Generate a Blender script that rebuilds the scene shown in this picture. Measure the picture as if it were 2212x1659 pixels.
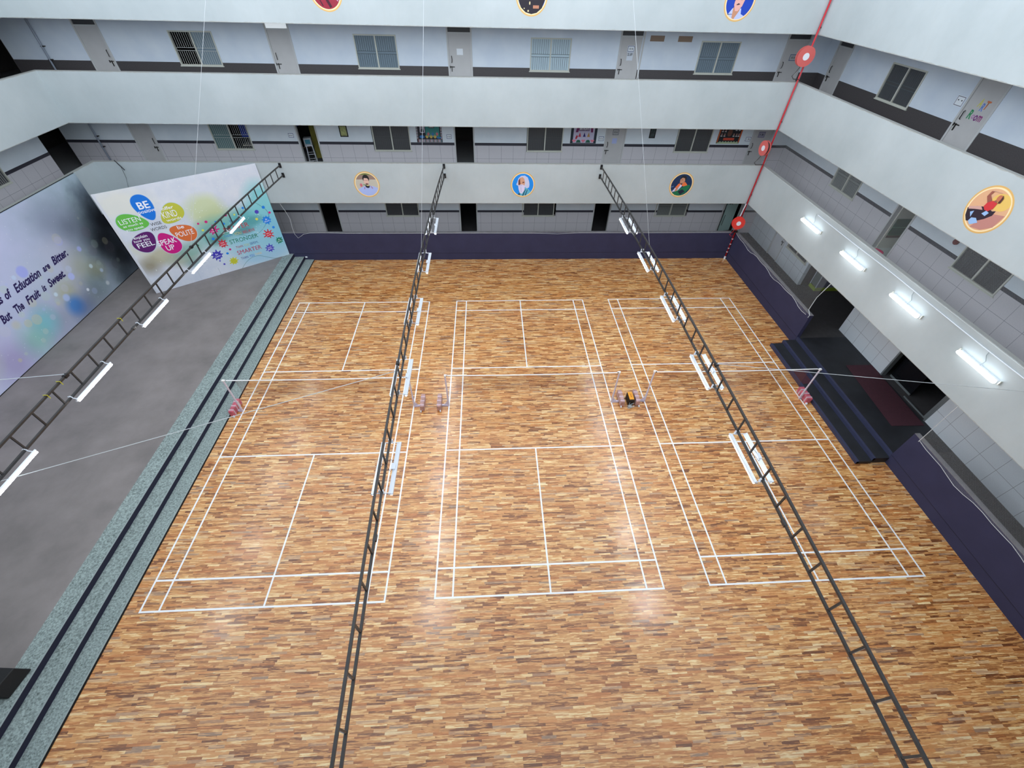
import bpy, bmesh, math, random
from mathutils import Vector, Matrix
random.seed(7)
PI = math.pi
S = bpy.context.scene
for o in list(bpy.data.objects):
    bpy.data.objects.remove(o, do_unlink=True)
C = S.collection

# ------------------------------------------------------------------ camera
F_PX, W_PX = 923.26, 2212.0
CAM = Vector((1.5905, -3.8669, 11.8432))
YAW, PITCH, ROLL = 0.0691, 0.7935, 0.0300
cy, sy, cp, sp, cr, sr = math.cos(YAW), math.sin(YAW), math.cos(PITCH), math.sin(PITCH), math.cos(ROLL), math.sin(ROLL)
fw = Vector((sy*cp, cy*cp, -sp)); r0 = Vector((cy, -sy, 0)); u0 = r0.cross(fw)
rt = cr*r0 + sr*u0; up = -sr*r0 + cr*u0
cam_d = bpy.data.cameras.new('camera'); cam = bpy.data.objects.new('camera', cam_d); C.objects.link(cam)
cam_d.sensor_fit = 'HORIZONTAL'; cam_d.sensor_width = 36.0; cam_d.lens = 36.0*F_PX/W_PX
cam_d.clip_start = 0.05; cam_d.clip_end = 300
M = Matrix((rt, up, -fw)).transposed().to_4x4(); M.translation = CAM
cam.matrix_world = M
S.camera = cam

# ------------------------------------------------------------------ light, exposure
SKY_LOW, SKY_TOP = 3.4, 1.0
wd = bpy.data.worlds.new('sky'); S.world = wd; wd.use_nodes = True
nt_ = wd.node_tree; bg = nt_.nodes['Background']
# overcast daylight through a pale translucent roof, brighter towards its open sides
tc_ = nt_.nodes.new('ShaderNodeTexCoord'); sx_ = nt_.nodes.new('ShaderNodeSeparateXYZ'); mr_ = nt_.nodes.new('ShaderNodeMapRange'); nt_.links.new(tc_.outputs['Generated'], sx_.inputs[0])
nt_.links.new(sx_.outputs[2], mr_.inputs[0]); mr_.inputs[1].default_value = .25; mr_.inputs[2].default_value = .75; mr_.inputs[3].default_value = SKY_LOW; mr_.inputs[4].default_value = SKY_TOP
nt_.links.new(mr_.outputs[0], bg.inputs[1]); bg.inputs[0].default_value = (0.83, 0.92, 1.0, 1)
S.view_settings.view_transform = 'Standard'; S.view_settings.look = 'None'
S.view_settings.gamma = 1.0; S.view_settings.use_curve_mapping = False
S.view_settings.exposure = 0.46
S.cycles.max_bounces = 8; S.cycles.diffuse_bounces = 6; S.cycles.glossy_bounces = 3
S.cycles.transparent_max_bounces = 16; S.cycles.caustics_reflective = False; S.cycles.caustics_refractive = False
S.cycles.sample_clamp_indirect = 6.0
TUBE = 40.0

# ------------------------------------------------------------------ materials
def srgb(r, g, b):
    f = lambda c: (c/12.92 if c <= .04045 else ((c+.055)/1.055)**2.4)
    return (f(r/255.), f(g/255.), f(b/255.), 1)
MAT = {}
def mat(name, col, rough=.6, metal=0., emit=None, spec=.5, alpha=1., noise=0., nscale=6.):
    if name in MAT: return MAT[name]
    m = bpy.data.materials.new(name); m.use_nodes = True; nt = m.node_tree; b = nt.nodes['Principled BSDF']
    b.inputs['Base Color'].default_value = col; b.inputs['Roughness'].default_value = rough
    b.inputs['Metallic'].default_value = metal; b.inputs['Specular IOR Level'].default_value = spec
    b.inputs['Alpha'].default_value = alpha
    if emit: b.inputs['Emission Color'].default_value = emit[0]; b.inputs['Emission Strength'].default_value = emit[1]
    if noise:
        tc = nt.nodes.new('ShaderNodeNewGeometry'); n = nt.nodes.new('ShaderNodeTexNoise'); n.inputs['Scale'].default_value = nscale; n.inputs['Detail'].default_value = 6
        nt.links.new(tc.outputs['Position'], n.inputs['Vector'])
        mx = nt.nodes.new('ShaderNodeMix'); mx.data_type = 'RGBA'; mx.blend_type = 'MIX'
        mx.inputs[6].default_value = tuple(min(1, c*(1-noise)) for c in col[:3])+(1,); mx.inputs[7].default_value = tuple(min(1, c*(1+noise)) for c in col[:3])+(1,)
        mr = nt.nodes.new('ShaderNodeMapRange'); mr.inputs[1].default_value = .3; mr.inputs[2].default_value = .7
        nt.links.new(n.outputs[0], mr.inputs[0]); nt.links.new(mr.outputs[0], mx.inputs[0]); nt.links.new(mx.outputs[2], b.inputs['Base Color'])
    MAT[name] = m; return m
class NB:
    """small node helper"""
    def __init__(s, name):
        s.m = bpy.data.materials.new(name); s.m.use_nodes = True; s.nt = s.m.node_tree; s.b = s.nt.nodes['Principled BSDF']; MAT[name] = s.m
    def n(s, t, **k):
        x = s.nt.nodes.new(t)
        for a, v in k.items(): setattr(x, a, v)
        return x
    def put(s, sock, v):
        if isinstance(v, bpy.types.NodeSocket): s.nt.links.new(v, sock)
        else: sock.default_value = v
    def math(s, op, a, b=None, c=None, clamp=False):
        x = s.n('ShaderNodeMath', operation=op, use_clamp=clamp); s.put(x.inputs[0], a)
        if b is not None: s.put(x.inputs[1], b)
        if c is not None: s.put(x.inputs[2], c)
        return x.outputs[0]
    def mix(s, f, a, b, blend='MIX'):
        x = s.n('ShaderNodeMix', data_type='RGBA', blend_type=blend); s.put(x.inputs[0], f); s.put(x.inputs[6], a); s.put(x.inputs[7], b); return x.outputs[2]
    def pos(s, obj=False):
        if obj: t = s.n('ShaderNodeTexCoord').outputs['Object']
        else: t = s.n('ShaderNodeNewGeometry').outputs['Position']
        x = s.n('ShaderNodeSeparateXYZ'); s.put(x.inputs[0], t); return t, x.outputs
    def vec(s, a, b, c=0.):
        x = s.n('ShaderNodeCombineXYZ'); s.put(x.inputs[0], a); s.put(x.inputs[1], b); s.put(x.inputs[2], c); return x.outputs[0]
    def noise(s, v, scale, detail=4., rough=.5):
        x = s.n('ShaderNodeTexNoise'); s.put(x.inputs['Vector'], v); x.inputs['Scale'].default_value = scale; x.inputs['Detail'].default_value = detail; x.inputs['Roughness'].default_value = rough; return x.outputs[0]
    def ramp(s, f, stops, interp='LINEAR'):
        x = s.n('ShaderNodeValToRGB'); s.put(x.inputs[0], f); r = x.color_ramp; r.interpolation = interp
        while len(r.elements) > 1: r.elements.remove(r.elements[-1])
        r.elements[0].position, r.elements[0].color = stops[0]
        for p, c in stops[1:]:
            e = r.elements.new(p); e.color = c
        return x.outputs[0]
    def rng(s, v, a, b, c=0., d=1.):
        x = s.n('ShaderNodeMapRange'); s.put(x.inputs[0], v)
        for i, q in enumerate((a, b, c, d)): x.inputs[i+1].default_value = q
        return x.outputs[0]
    def bump(s, h, strength, dist=.01):
        x = s.n('ShaderNodeBump'); x.inputs['Strength'].default_value = strength; x.inputs['Distance'].default_value = dist; s.put(x.inputs['Height'], h); s.put(s.b.inputs['Normal'], x.outputs[0])

def wood_floor():
    k = NB('teak_strip_floor'); v, P = k.pos()
    warp = k.noise(k.vec(k.math('MULTIPLY', P[0], 3.), k.math('MULTIPLY', P[1], 1.2)), 1.5, 3)
    row = k.math('FLOOR', k.math('DIVIDE', P[1], .054))
    wr = k.n('ShaderNodeTexWhiteNoise', noise_dimensions='1D'); k.put(wr.inputs['W'], row)
    L = k.math('MULTIPLY_ADD', wr.outputs[0], .28, .32)
    xs = k.math('ADD', k.math('DIVIDE', P[0], L), k.math('MULTIPLY', wr.outputs[0], 91.7))
    cell = k.math('FLOOR', xs)
    wc = k.n('ShaderNodeTexWhiteNoise', noise_dimensions='2D'); k.put(wc.inputs['Vector'], k.vec(cell, row))
    wc2 = k.n('ShaderNodeTexWhiteNoise', noise_dimensions='2D'); k.put(wc2.inputs['Vector'], k.vec(row, cell))
    offs = k.math('MULTIPLY', wc.outputs[0], 37.)
    gv = k.vec(k.math('ADD', k.math('MULTIPLY', P[0], 2.2), offs), k.math('MULTIPLY', P[1], 26.), offs)
    grain = k.noise(gv, 1.0, 3, .55)
    fine = k.noise(k.vec(k.math('MULTIPLY', P[0], 9.), k.math('MULTIPLY', P[1], 150.), offs), 1.0, 3, .6)
    sap = k.rng(grain, .50, .56)                       # sapwood streaks with a sharp border
    val = k.math('ADD', k.math('MULTIPLY', wc.outputs[0], .50), k.math('MULTIPLY', sap, .34))
    val = k.math('ADD', val, k.math('MULTIPLY', k.math('SUBTRACT', fine, .5), .62))
    val = k.math('SUBTRACT', val, .025)
    col = k.ramp(val, [(0., srgb(116, 66, 34)), (.13, srgb(166, 104, 56)), (.30, srgb(204, 140, 80)), (.48, srgb(224, 164, 100)), (.66, srgb(240, 194, 132)), (.85, srgb(252, 224, 170))])
    grey = k.mix(k.math('MULTIPLY', k.rng(wc2.outputs[0], .84, .97), .35), col, srgb(206, 186, 160))
    orange = k.mix(k.math('MULTIPLY', k.rng(wc2.outputs[0], .34, .04), .5), grey, srgb(206, 122, 58))
    fr = k.math('FRACT', k.math('DIVIDE', P[1], .054)); fx = k.math('FRACT', xs)
    j = k.math('MAXIMUM', k.math('LESS_THAN', fr, .035), k.math('LESS_THAN', fx, .006))
    out = k.mix(k.math('MULTIPLY', j, .35), orange, srgb(110, 68, 40))
    k.put(k.b.inputs['Base Color'], out)
    rg = k.rng(k.noise(v, .9, 4), .35, .65, .23, .36)
    k.put(k.b.inputs['Roughness'], rg); k.b.inputs['Specular IOR Level'].default_value = .5
    k.b.inputs['Coat Weight'].default_value = .8; k.b.inputs['Coat Roughness'].default_value = .24
    return k.m
def tile_wall(name, axis, z_tile, z_band, first, off, joints, ca=(196, 192, 197), cb=(212, 208, 212)):
    """grey 0.6 m tiles up to z_tile, dark border up to z_band, white paint above"""
    k = NB(name); v, P = k.pos(); u = P[axis]; z = P[2]
    fu = k.math('FRACT', k.math('DIVIDE', k.math('SUBTRACT', u, off), .607)); fz = k.math('FRACT', k.math('DIVIDE', k.math('SUBTRACT', z, first), .607))
    g = k.math('MAXIMUM', k.math('LESS_THAN', fu, .016), k.math('LESS_THAN', fz, .016))
    spk = k.noise(v, 60., 3)
    tile = k.mix(k.rng(spk, .3, .7), srgb(*ca), srgb(*cb))
    tile = k.mix(g, tile, srgb(120, 118, 128))
    paint = k.mix(k.rng(k.noise(v, 1.3, 5), .3, .7), srgb(212, 220, 228), srgb(224, 230, 236))
    c = k.mix(k.math('GREATER_THAN', z, z_tile), tile, srgb(52, 50, 60))
    c = k.mix(k.math('GREATER_THAN', z, z_band), c, paint)
    k.put(k.b.inputs['Base Color'], c); k.b.inputs['Roughness'].default_value = .45
    return k.m
def dado_wall():
    k = NB('dark_dado_wall'); v, P = k.pos(); z = P[2]
    dark = k.mix(k.rng(k.noise(v, 40., 3), .3, .7), srgb(64, 60, 62), srgb(80, 75, 76))
    paint = k.mix(k.rng(k.noise(v, 1.3, 5), .3, .7), srgb(206, 216, 230), srgb(218, 226, 236))
    k.put(k.b.inputs['Base Color'], k.mix(k.math('GREATER_THAN', z, 8.145), dark, paint)); k.b.inputs['Roughness'].default_value = .5
    return k.m
def paint_wall():
    k = NB('white_parapet_paint'); v, P = k.pos()
    c = k.mix(k.rng(k.noise(v, .5, 6, .6), .3, .7), srgb(174, 183, 186), srgb(188, 196, 199))
    st = k.noise(k.vec(k.math('MULTIPLY', k.math('ADD', P[0], P[1]), 2.2), 0., k.math('MULTIPLY', P[2], .35)), 2.5, 5)
    c = k.mix(k.math('MULTIPLY', k.rng(st, .52, .75), .09), c, srgb(170, 172, 168))
    # grimy lines along the edges of each tier
    for zz in (3.033, 4.864, 6.363, 8.163, 9.724, 11.5):
        e = k.math('LESS_THAN', k.math('ABSOLUTE', k.math('SUBTRACT', P[2], zz)), k.rng(k.noise(v, 3.5, 5, .7), .3, .7, .004, .035))
        c = k.mix(k.math('MULTIPLY', e, .5), c, srgb(150, 142, 130))
    k.put(k.b.inputs['Base Color'], c); k.b.inputs['Roughness'].default_value = .65
    return k.m
def carpet(name, a, b):
    k = NB(name); v, P = k.pos()
    n1 = k.noise(v, 22., 6, .7); n2 = k.noise(v, 2.0, 4)
    f = k.math('ADD', k.math('MULTIPLY', k.rng(n1, .33, .67), .8), k.math('MULTIPLY', n2, .25))
    k.put(k.b.inputs['Base Color'], k.mix(f, a, b)); k.b.inputs['Roughness'].default_value = .95; k.b.inputs['Specular IOR Level'].default_value = .1
    k.bump(n1, .5, .01)
    return k.m
def stage_mat():
    k = NB('stage_concrete'); v, P = k.pos()
    f = k.rng(k.noise(v, .8, 8, .6), .3, .7)
    c = k.mix(f, srgb(122, 115, 113), srgb(146, 137, 135))
    spots = k.rng(k.noise(v, 5., 6, .7), .70, .78)
    k.put(k.b.inputs['Base Color'], k.mix(k.math('MULTIPLY', spots, .5), c, srgb(60, 56, 56))); k.b.inputs['Roughness'].default_value = .7
    return k.m
def net_mat(name, pitch, cover, col, axis):
    k = NB(name); v, P = k.pos(); u = P[axis]
    a = k.math('LESS_THAN', k.math('FRACT', k.math('DIVIDE', k.math('ADD', u, P[2]), pitch)), cover)
    b = k.math('LESS_THAN', k.math('FRACT', k.math('DIVIDE', k.math('SUBTRACT', u, P[2]), pitch)), cover)
    k.put(k.b.inputs['Alpha'], k.math('MAXIMUM', a, b)); k.b.inputs['Base Color'].default_value = col
    return k.m
def banner_bokeh():
    k = NB('bokeh_print'); v, P = k.pos(); y, z = P[1], P[2]
    base = k.rng(k.math('ADD', k.math('MULTIPLY', k.math('SUBTRACT', y, 9.), -.13), k.math('MULTIPLY', k.noise(v, .6, 6), 1.7)), -.75, .85)
    c = k.ramp(base, [(0., srgb(24, 26, 36)), (.22, srgb(60, 70, 84)), (.38, srgb(124, 138, 152)), (.55, srgb(172, 188, 200)), (1., srgb(214, 216, 244))])
    def blob(c, cy_, cz_, r, col, amt, soft=.5):
        d = k.math('SQRT', k.math('ADD', k.math('POWER', k.math('SUBTRACT', y, cy_), 2.), k.math('POWER', k.math('SUBTRACT', z, cz_), 2.)))
        f = k.rng(d, r, r*soft, 0., amt); return k.mix(f, c, col)
    dk = srgb(16, 16, 24)
    c = blob(c, 15.9, 2.9, 1.9, dk, .95, .15); c = blob(c, 15.5, 1.3, 1.6, dk, .9, .15); c = blob(c, 15.0, 2.3, 1.2, srgb(28, 28, 34), .8, .15)
    c = blob(c, 14.0, 3.4, 1.4, srgb(70, 84, 94), .7, .1); c = blob(c, 13.2, 4.0, 1.0, srgb(96, 110, 124), .5, .1); c = blob(c, 12.6, .7, 1.6, srgb(104, 104, 116), .6, .1); c = blob(c, 10.9, .9, 1.4, srgb(120, 130, 140), .6, .1)
    c = blob(c, 9.5, 4.6, 5.5, srgb(196, 200, 236), .8, .1)
    for a in [(12.7, 2.6, 1.1, srgb(206, 206, 226), .7, .2), (11.5, 2.5, 1.3, srgb(196, 206, 226), .7, .2), (9.9, 3.0, 1.4, srgb(200, 206, 236), .7, .2),
              (13.3, 2.0, .9, srgb(176, 178, 140), .55, .2), (13.9, 1.5, .6, srgb(150, 146, 80), .5, .2), (12.0, 1.6, .8, srgb(190, 188, 120), .55, .2),
              (11.9, 1.0, .55, srgb(88, 152, 224), .95, .3), (12.1, .75, .8, srgb(52, 96, 160), .5, .2), (10.4, 1.25, .8, srgb(130, 205, 215), .8, .2), (9.6, 1.0, .9, srgb(120, 205, 170), .55, .2),
              (13.2, .9, .9, srgb(96, 122, 116), .5, .2), (11.1, 3.05, .25, srgb(176, 184, 250), .95, .7), (12.63, 1.93, .17, srgb(196, 204, 255), .95, .7), (13.73, 1.77, .11, srgb(220, 236, 240), .95, .6),
              (14.06, 1.38, .11, srgb(205, 220, 240), .95, .5), (13.91, .82, .12, srgb(220, 226, 230), .95, .5), (12.86, 1.14, .08, srgb(236, 240, 250), .95, .6), (11.81, 1.44, .18, srgb(190, 206, 246), .9, .6),
              (13.78, 2.55, .13, srgb(190, 198, 250), .9, .6), (11.54, 1.77, .10, srgb(220, 236, 250), .9, .6), (10.7, 3.05, .1, srgb(206, 222, 250), .8, .6), (12.75, 2.2, .16, srgb(206, 214, 240), .6, .7),
              (14.6, 2.9, .25, srgb(120, 112, 128), .35, .8), (15.2, 1.9, .3, srgb(72, 70, 78), .5, .8), (14.9, 1.2, .22, srgb(96, 96, 104), .4, .8), (14.3, 2.2, .25, srgb(140, 140, 150), .35, .8), (13.2, 3.2, .2, srgb(186, 190, 240), .5, .8),
              (8.5, .9, 1.2, srgb(150, 120, 180), .5, .2), (7.5, 1.6, 1.0, srgb(190, 200, 150), .5, .2)]:
        c = blob(c, *a)
    rb = random.Random(4)
    for i in range(34):
        yy = rb.uniform(8.6, 15.2); zz = rb.uniform(.7, 3.6); g_ = (15.8-yy)/6.
        c = blob(c, yy, zz, rb.uniform(.06, .22), rb.choice([srgb(206, 206, 228), srgb(198, 214, 206), srgb(214, 208, 178), srgb(190, 200, 244)]), min(.55, .12+.35*g_), rb.choice([.85, .7, .4]))
    vo = k.n('ShaderNodeTexVoronoi'); k.put(vo.inputs['Vector'], v); vo.inputs['Scale'].default_value = 4.5
    sp_ = k.math('MULTIPLY', k.rng(vo.outputs['Distance'], .10, .05), k.rng(y, 15.6, 12.5, 0., .5))
    c = k.mix(sp_, c, srgb(230, 235, 245))
    k.put(k.b.inputs['Base Color'], c); k.b.inputs['Roughness'].default_value = .5
    return k.m
def banner_wise():
    k = NB('watercolour_print'); t, P = k.pos(True); x, z = P[0], P[2]
    nz = k.noise(t, .9, 6, .6)
    c = k.mix(k.rng(nz, .35, .65), srgb(226, 228, 236), srgb(208, 214, 228))
    def blob(c, cx, cz, rx, rz, col, amt, soft=.4, wob=.5):
        dx = k.math('DIVIDE', k.math('SUBTRACT', x, cx), rx); dz = k.math('DIVIDE', k.math('SUBTRACT', z, cz), rz)
        d = k.math('ADD', k.math('SQRT', k.math('ADD', k.math('MULTIPLY', dx, dx), k.math('MULTIPLY', dz, dz))), k.math('MULTIPLY', k.math('SUBTRACT', nz, .5), wob))
        return k.mix(k.rng(d, 1., soft, 0., amt), c, col)
    for a in [(5.0, 1.4, 2.6, 1.9, srgb(150, 208, 222), .9, .3), (.6, 3.9, 1.4, .8, srgb(232, 230, 216), .7), (3.3, 3.0, 1.0, .85, srgb(206, 216, 170), .9, .5), (3.6, 2.6, 1.1, .6, srgb(186, 200, 150), .6),
              (3.4, 2.0, 1.5, .85, srgb(112, 180, 172), .9), (4.8, 2.2, 1.5, .85, srgb(96, 180, 186), .95), (5.6, 2.8, .9, 1.3, srgb(132, 206, 214), .95), (5.7, 1.4, .8, 1.2, srgb(130, 196, 222), .9),
              (4.6, 1.1, 1.4, 1.0, srgb(150, 202, 222), .9, .3), (4.4, 1.75, .6, .25, srgb(72, 128, 134), .7), (3.2, 1.65, .5, .3, srgb(76, 140, 140), .7), (4.9, 2.1, .7, .3, srgb(66, 140, 146), .55),
              (.9, 1.55, .9, .55, srgb(190, 184, 152), .85), (1.6, 1.25, .9, .5, srgb(168, 178, 158), .85), (.30, 1.25, .6, .55, srgb(146, 134, 100), .8, .2), (2.0, 1.5, .8, .5, srgb(132, 180, 170), .75),
              (1.9, .9, .5, .3, srgb(118, 164, 160), .6), (5.0, .3, 1.6, .4, srgb(160, 200, 226), .7), (.3, 2.1, .5, .5, srgb(214, 214, 196), .7)]:
        c = blob(c, *a)
    # thin wandering contour lines of the marbled print
    ln = k.math('ABSOLUTE', k.math('SUBTRACT', k.noise(t, .55, 0), .5))
    f = k.math('MULTIPLY', k.rng(ln, .006, .001), k.rng(x, 1.6, 3.4, 0., .7))
    f = k.math('MULTIPLY', f, k.rng(z, 3.4, 2.8))
    c = k.mix(f, c, srgb(52, 112, 112))
    vo = k.n('ShaderNodeTexVoronoi'); k.put(vo.inputs['Vector'], t); vo.inputs['Scale'].default_value = 8.
    c = k.mix(k.math('MULTIPLY', k.rng(vo.outputs['Distance'], .16, .10), k.rng(nz, .50, .56, 0., .8)), c, srgb(238, 244, 240))
    k.put(k.b.inputs['Base Color'], c); k.b.inputs['Roughness'].default_value = .45
    return k.m

m_floor = wood_floor(); m_paint = paint_wall()
m_tileG_far = tile_wall('tile_wall_ground_far', 0, 1.605, 1.72, .39, -6.118, 0); m_tile1_far = tile_wall('tile_wall_first_far', 0, 4.97, 5.09, 3.75, -6.19, 0)
m_tileG_side = tile_wall('tile_wall_ground_side', 1, 3.2, 3.3, .38, 9.97, 0, (206, 212, 220), (220, 226, 232)); m_tile1_side = tile_wall('tile_wall_first_side', 1, 4.97, 5.09, 3.75, 9.97, 0)
m_dado = dado_wall()
m_navy = mat('navy_wall_paint', srgb(54, 54, 82), .75, noise=.08, nscale=1.5, spec=.3)
m_cap = mat('grey_cement_cap', srgb(120, 118, 122), .8, noise=.15, nscale=5)
m_dark = mat('dark_grey_floor', srgb(66, 64, 66), .75, noise=.1)
m_black = mat('black_rubber_mat', srgb(32, 34, 40), .6, noise=.3, nscale=2.)
m_soffit = mat('soffit_paint', srgb(170, 172, 174), .8)
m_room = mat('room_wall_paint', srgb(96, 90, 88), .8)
m_line = mat('white_court_paint', srgb(250, 250, 252), .35)
m_green = carpet('green_felt_carpet', srgb(74, 84, 80), srgb(182, 196, 194))
m_stage = stage_mat()
m_nosing = mat('navy_riser', srgb(30, 28, 52), .6)
m_edge = mat('black_edge', srgb(14, 13, 18), .5)
m_steel = mat('dark_steel', srgb(64, 62, 62), .45, .3, noise=.15, nscale=9)
m_white = mat('white_enamel', srgb(232, 236, 244), .35)
m_tube = mat('tube_glow', (1, 1, 1, 1), .4, emit=((.90, .97, 1.0, 1), TUBE))
m_frame = mat('cream_frame_paint', srgb(200, 200, 190), .5)
m_door = mat('door_laminate', srgb(190, 188, 188), .55, noise=.03, nscale=3)
m_doorframe = mat('door_frame_grey', srgb(196, 196, 196), .5)
m_hard = mat('dark_hardware', srgb(48, 44, 42), .4, .5)
m_glassb = mat('frosted_pane', srgb(120, 136, 148), .25)
m_glassw = mat('bright_pane', srgb(186, 204, 214), .25)
m_mesh = mat('insect_mesh_pane', srgb(74, 74, 76), .4)
m_grey = mat('grey_film_pane', srgb(128, 132, 130), .4)
m_teal = mat('teal_film_pane', srgb(92, 120, 122), .35)
m_trans = mat('transom_glass', srgb(60, 58, 60), .3)
m_barl = mat('light_grille_bar', srgb(196, 198, 196), .5)
m_bard = mat('dim_grille_bar', srgb(84, 94, 102), .5)
m_barm = mat('mesh_fold', srgb(92, 92, 94), .5)
m_red = mat('red_pipe_paint', srgb(190, 30, 44), .4)
m_reel = mat('red_reel_paint', srgb(232, 66, 58), .4)
m_reelp = mat('faded_reel_paint', srgb(214, 104, 100), .45)
m_hose = mat('dark_hose', srgb(60, 52, 50), .6)
m_cord = mat('white_cord', srgb(206, 210, 212), .7)
m_wire = mat('steel_wire', srgb(214, 220, 226), .5)
m_blackc = mat('black_cable', srgb(22, 20, 22), .5)

# ------------------------------------------------------------------ mesh helpers
class MB:
    def __init__(s): s.v = []; s.f = []
    def add(s, vs, fs):
        n = len(s.v); s.v += [tuple(p) for p in vs]; s.f += [tuple(i+n for i in f) for f in fs]; return s
    def box(s, x0, x1, y0, y1, z0, z1):
        return s.add([(x, y, z) for z in (z0, z1) for y in (y0, y1) for x in (x0, x1)], [(0, 2, 3, 1), (4, 5, 7, 6), (0, 1, 5, 4), (2, 6, 7, 3), (0, 4, 6, 2), (1, 3, 7, 5)])
    def cbox(s, c, h, m=None):
        m = m or Matrix.Identity(3); c = Vector(c)
        return s.add([c + m @ Vector((x*h[0], y*h[1], z*h[2])) for z in (-1, 1) for y in (-1, 1) for x in (-1, 1)], [(0, 2, 3, 1), (4, 5, 7, 6), (0, 1, 5, 4), (2, 6, 7, 3), (0, 4, 6, 2), (1, 3, 7, 5)])
    def tube(s, pts, r, n=8, cap=True):
        pts = [Vector(p) for p in pts]; rings = []
        for i, p in enumerate(pts):
            d = (pts[min(i+1, len(pts)-1)] - pts[max(i-1, 0)]).normalized()
            a = d.cross(Vector((0, 0, 1)) if abs(d.z) < .9 else Vector((1, 0, 0))).normalized(); b = d.cross(a)
            rr = r[i] if isinstance(r, (list, tuple)) else r
            rings.append([p + rr*(math.cos(2*PI*k/n+PI/n)*a + math.sin(2*PI*k/n+PI/n)*b) for k in range(n)])
        o = len(s.v); s.v += [tuple(q) for R in rings for q in R]
        for i in range(len(pts)-1):
            for k in range(n):
                k2 = (k+1) % n; s.f.append((o+i*n+k, o+i*n+k2, o+(i+1)*n+k2, o+(i+1)*n+k))
        if cap: s.f.append(tuple(o+k for k in reversed(range(n)))); s.f.append(tuple(o+(len(pts)-1)*n+k for k in range(n)))
        return s
    def disc(s, c, axis, r, t, n=32):
        a = Vector(axis).normalized(); c = Vector(c); return s.tube([c-a*t/2, c+a*t/2], r, n)
    def prism(s, pts, y0, y1):
        """polygon in x,z (local), from depth y0 (front) to y1"""
        n = len(pts); o = len(s.v)
        s.v += [(p[0], y0, p[1]) for p in pts] + [(p[0], y1, p[1]) for p in pts]
        s.f.append(tuple(o+i for i in range(n))); s.f.append(tuple(o+n+i for i in reversed(range(n))))
        for i in range(n):
            j = (i+1) % n; s.f.append((o+i, o+n+i, o+n+j, o+j))
        return s
    def build(s, name, m, parent=None, loc=(0, 0, 0), rz=0., bevel=0., smooth=False):
        me = bpy.data.meshes.new(name); me.from_pydata(s.v, [], s.f); me.update()
        bm = bmesh.new(); bm.from_mesh(me); bmesh.ops.recalc_face_normals(bm, faces=bm.faces)
        if bevel: bmesh.ops.bevel(bm, geom=list(bm.edges), offset=bevel, segments=1, affect='EDGES')
        bm.to_mesh(me); bm.free()
        me.materials.append(m)
        if smooth:
            for p in me.polygons: p.use_smooth = True
        o = bpy.data.objects.new(name, me); C.objects.link(o); o.location = loc; o.rotation_euler = (0, 0, rz)
        if parent: o.parent = parent
        return o
def tag(o, label=None, cat=None, group=None, kind=None):
    if label: o['label'] = label
    if cat: o['category'] = cat
    if group: o['group'] = group
    if kind: o['kind'] = kind
    return o
def empty(name, loc=(0, 0, 0), rz=0., **k):
    o = bpy.data.objects.new(name, None); C.objects.link(o); o.location = loc; o.rotation_euler = (0, 0, rz); o.empty_display_size = .2
    return tag(o, **k)
def struct(o, label=None): return tag(o, label, None, None, 'structure')
def copy_tree(o, parent=None):
    c = o.copy(); C.objects.link(c); c.parent = parent
    for ch in o.children:
        copy_tree(ch, c)
    return c
def ell(cx, cz, rx, rz, n=28, a0=0., a1=2*PI, rot=0.):
    out = []
    full = abs(a1-a0-2*PI) < 1e-6
    for i in range(n if full else n+1):
        t = a0 + (a1-a0)*i/n; x, z = rx*math.cos(t), rz*math.sin(t)
        out.append((cx+x*math.cos(rot)-z*math.sin(rot), cz+x*math.sin(rot)+z*math.cos(rot)))
    return out
def text_obj(s, parent, m, x0, z0, w, h=None, y=0., shear=0., bold=0., name='lettering', rot=0., align='L', depth=.003):
    cu = bpy.data.curves.new('t', 'FONT'); cu.body = s; cu.size = 1.; cu.shear = shear; cu.offset = bold; cu.extrude = 0.; cu.resolution_u = 3
    to = bpy.data.objects.new('t', cu); C.objects.link(to)
    dg = bpy.context.evaluated_depsgraph_get(); me = bpy.data.meshes.new_from_object(to.evaluated_get(dg))
    bpy.data.objects.remove(to, do_unlink=True); bpy.data.curves.remove(cu)
    xs = [v.co.x for v in me.vertices]; ys = [v.co.y for v in me.vertices]
    bw = max(xs)-min(xs); k = w/bw; top = max(ys); kz = (h/top) if h else k; mx = min(xs)
    for v in me.vertices:
        x = (v.co.x-mx)*k; z = v.co.y*kz
        v.co = (x0+x*math.cos(rot)-z*math.sin(rot), y-depth, z0+x*math.sin(rot)+z*math.cos(rot))
    me.materials.clear(); me.materials.append(m); me.name = name
    o = bpy.data.objects.new(name, me); C.objects.link(o); o.parent = parent
    return o

XR, XB, YF, YB, XL, XLB, YN = 14.775, 16.95, 17.30, 19.55, -15.84, -17.9, -4.30
PT = .15
FL = [.38, 3.75, 7.10, 10.42]

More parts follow.
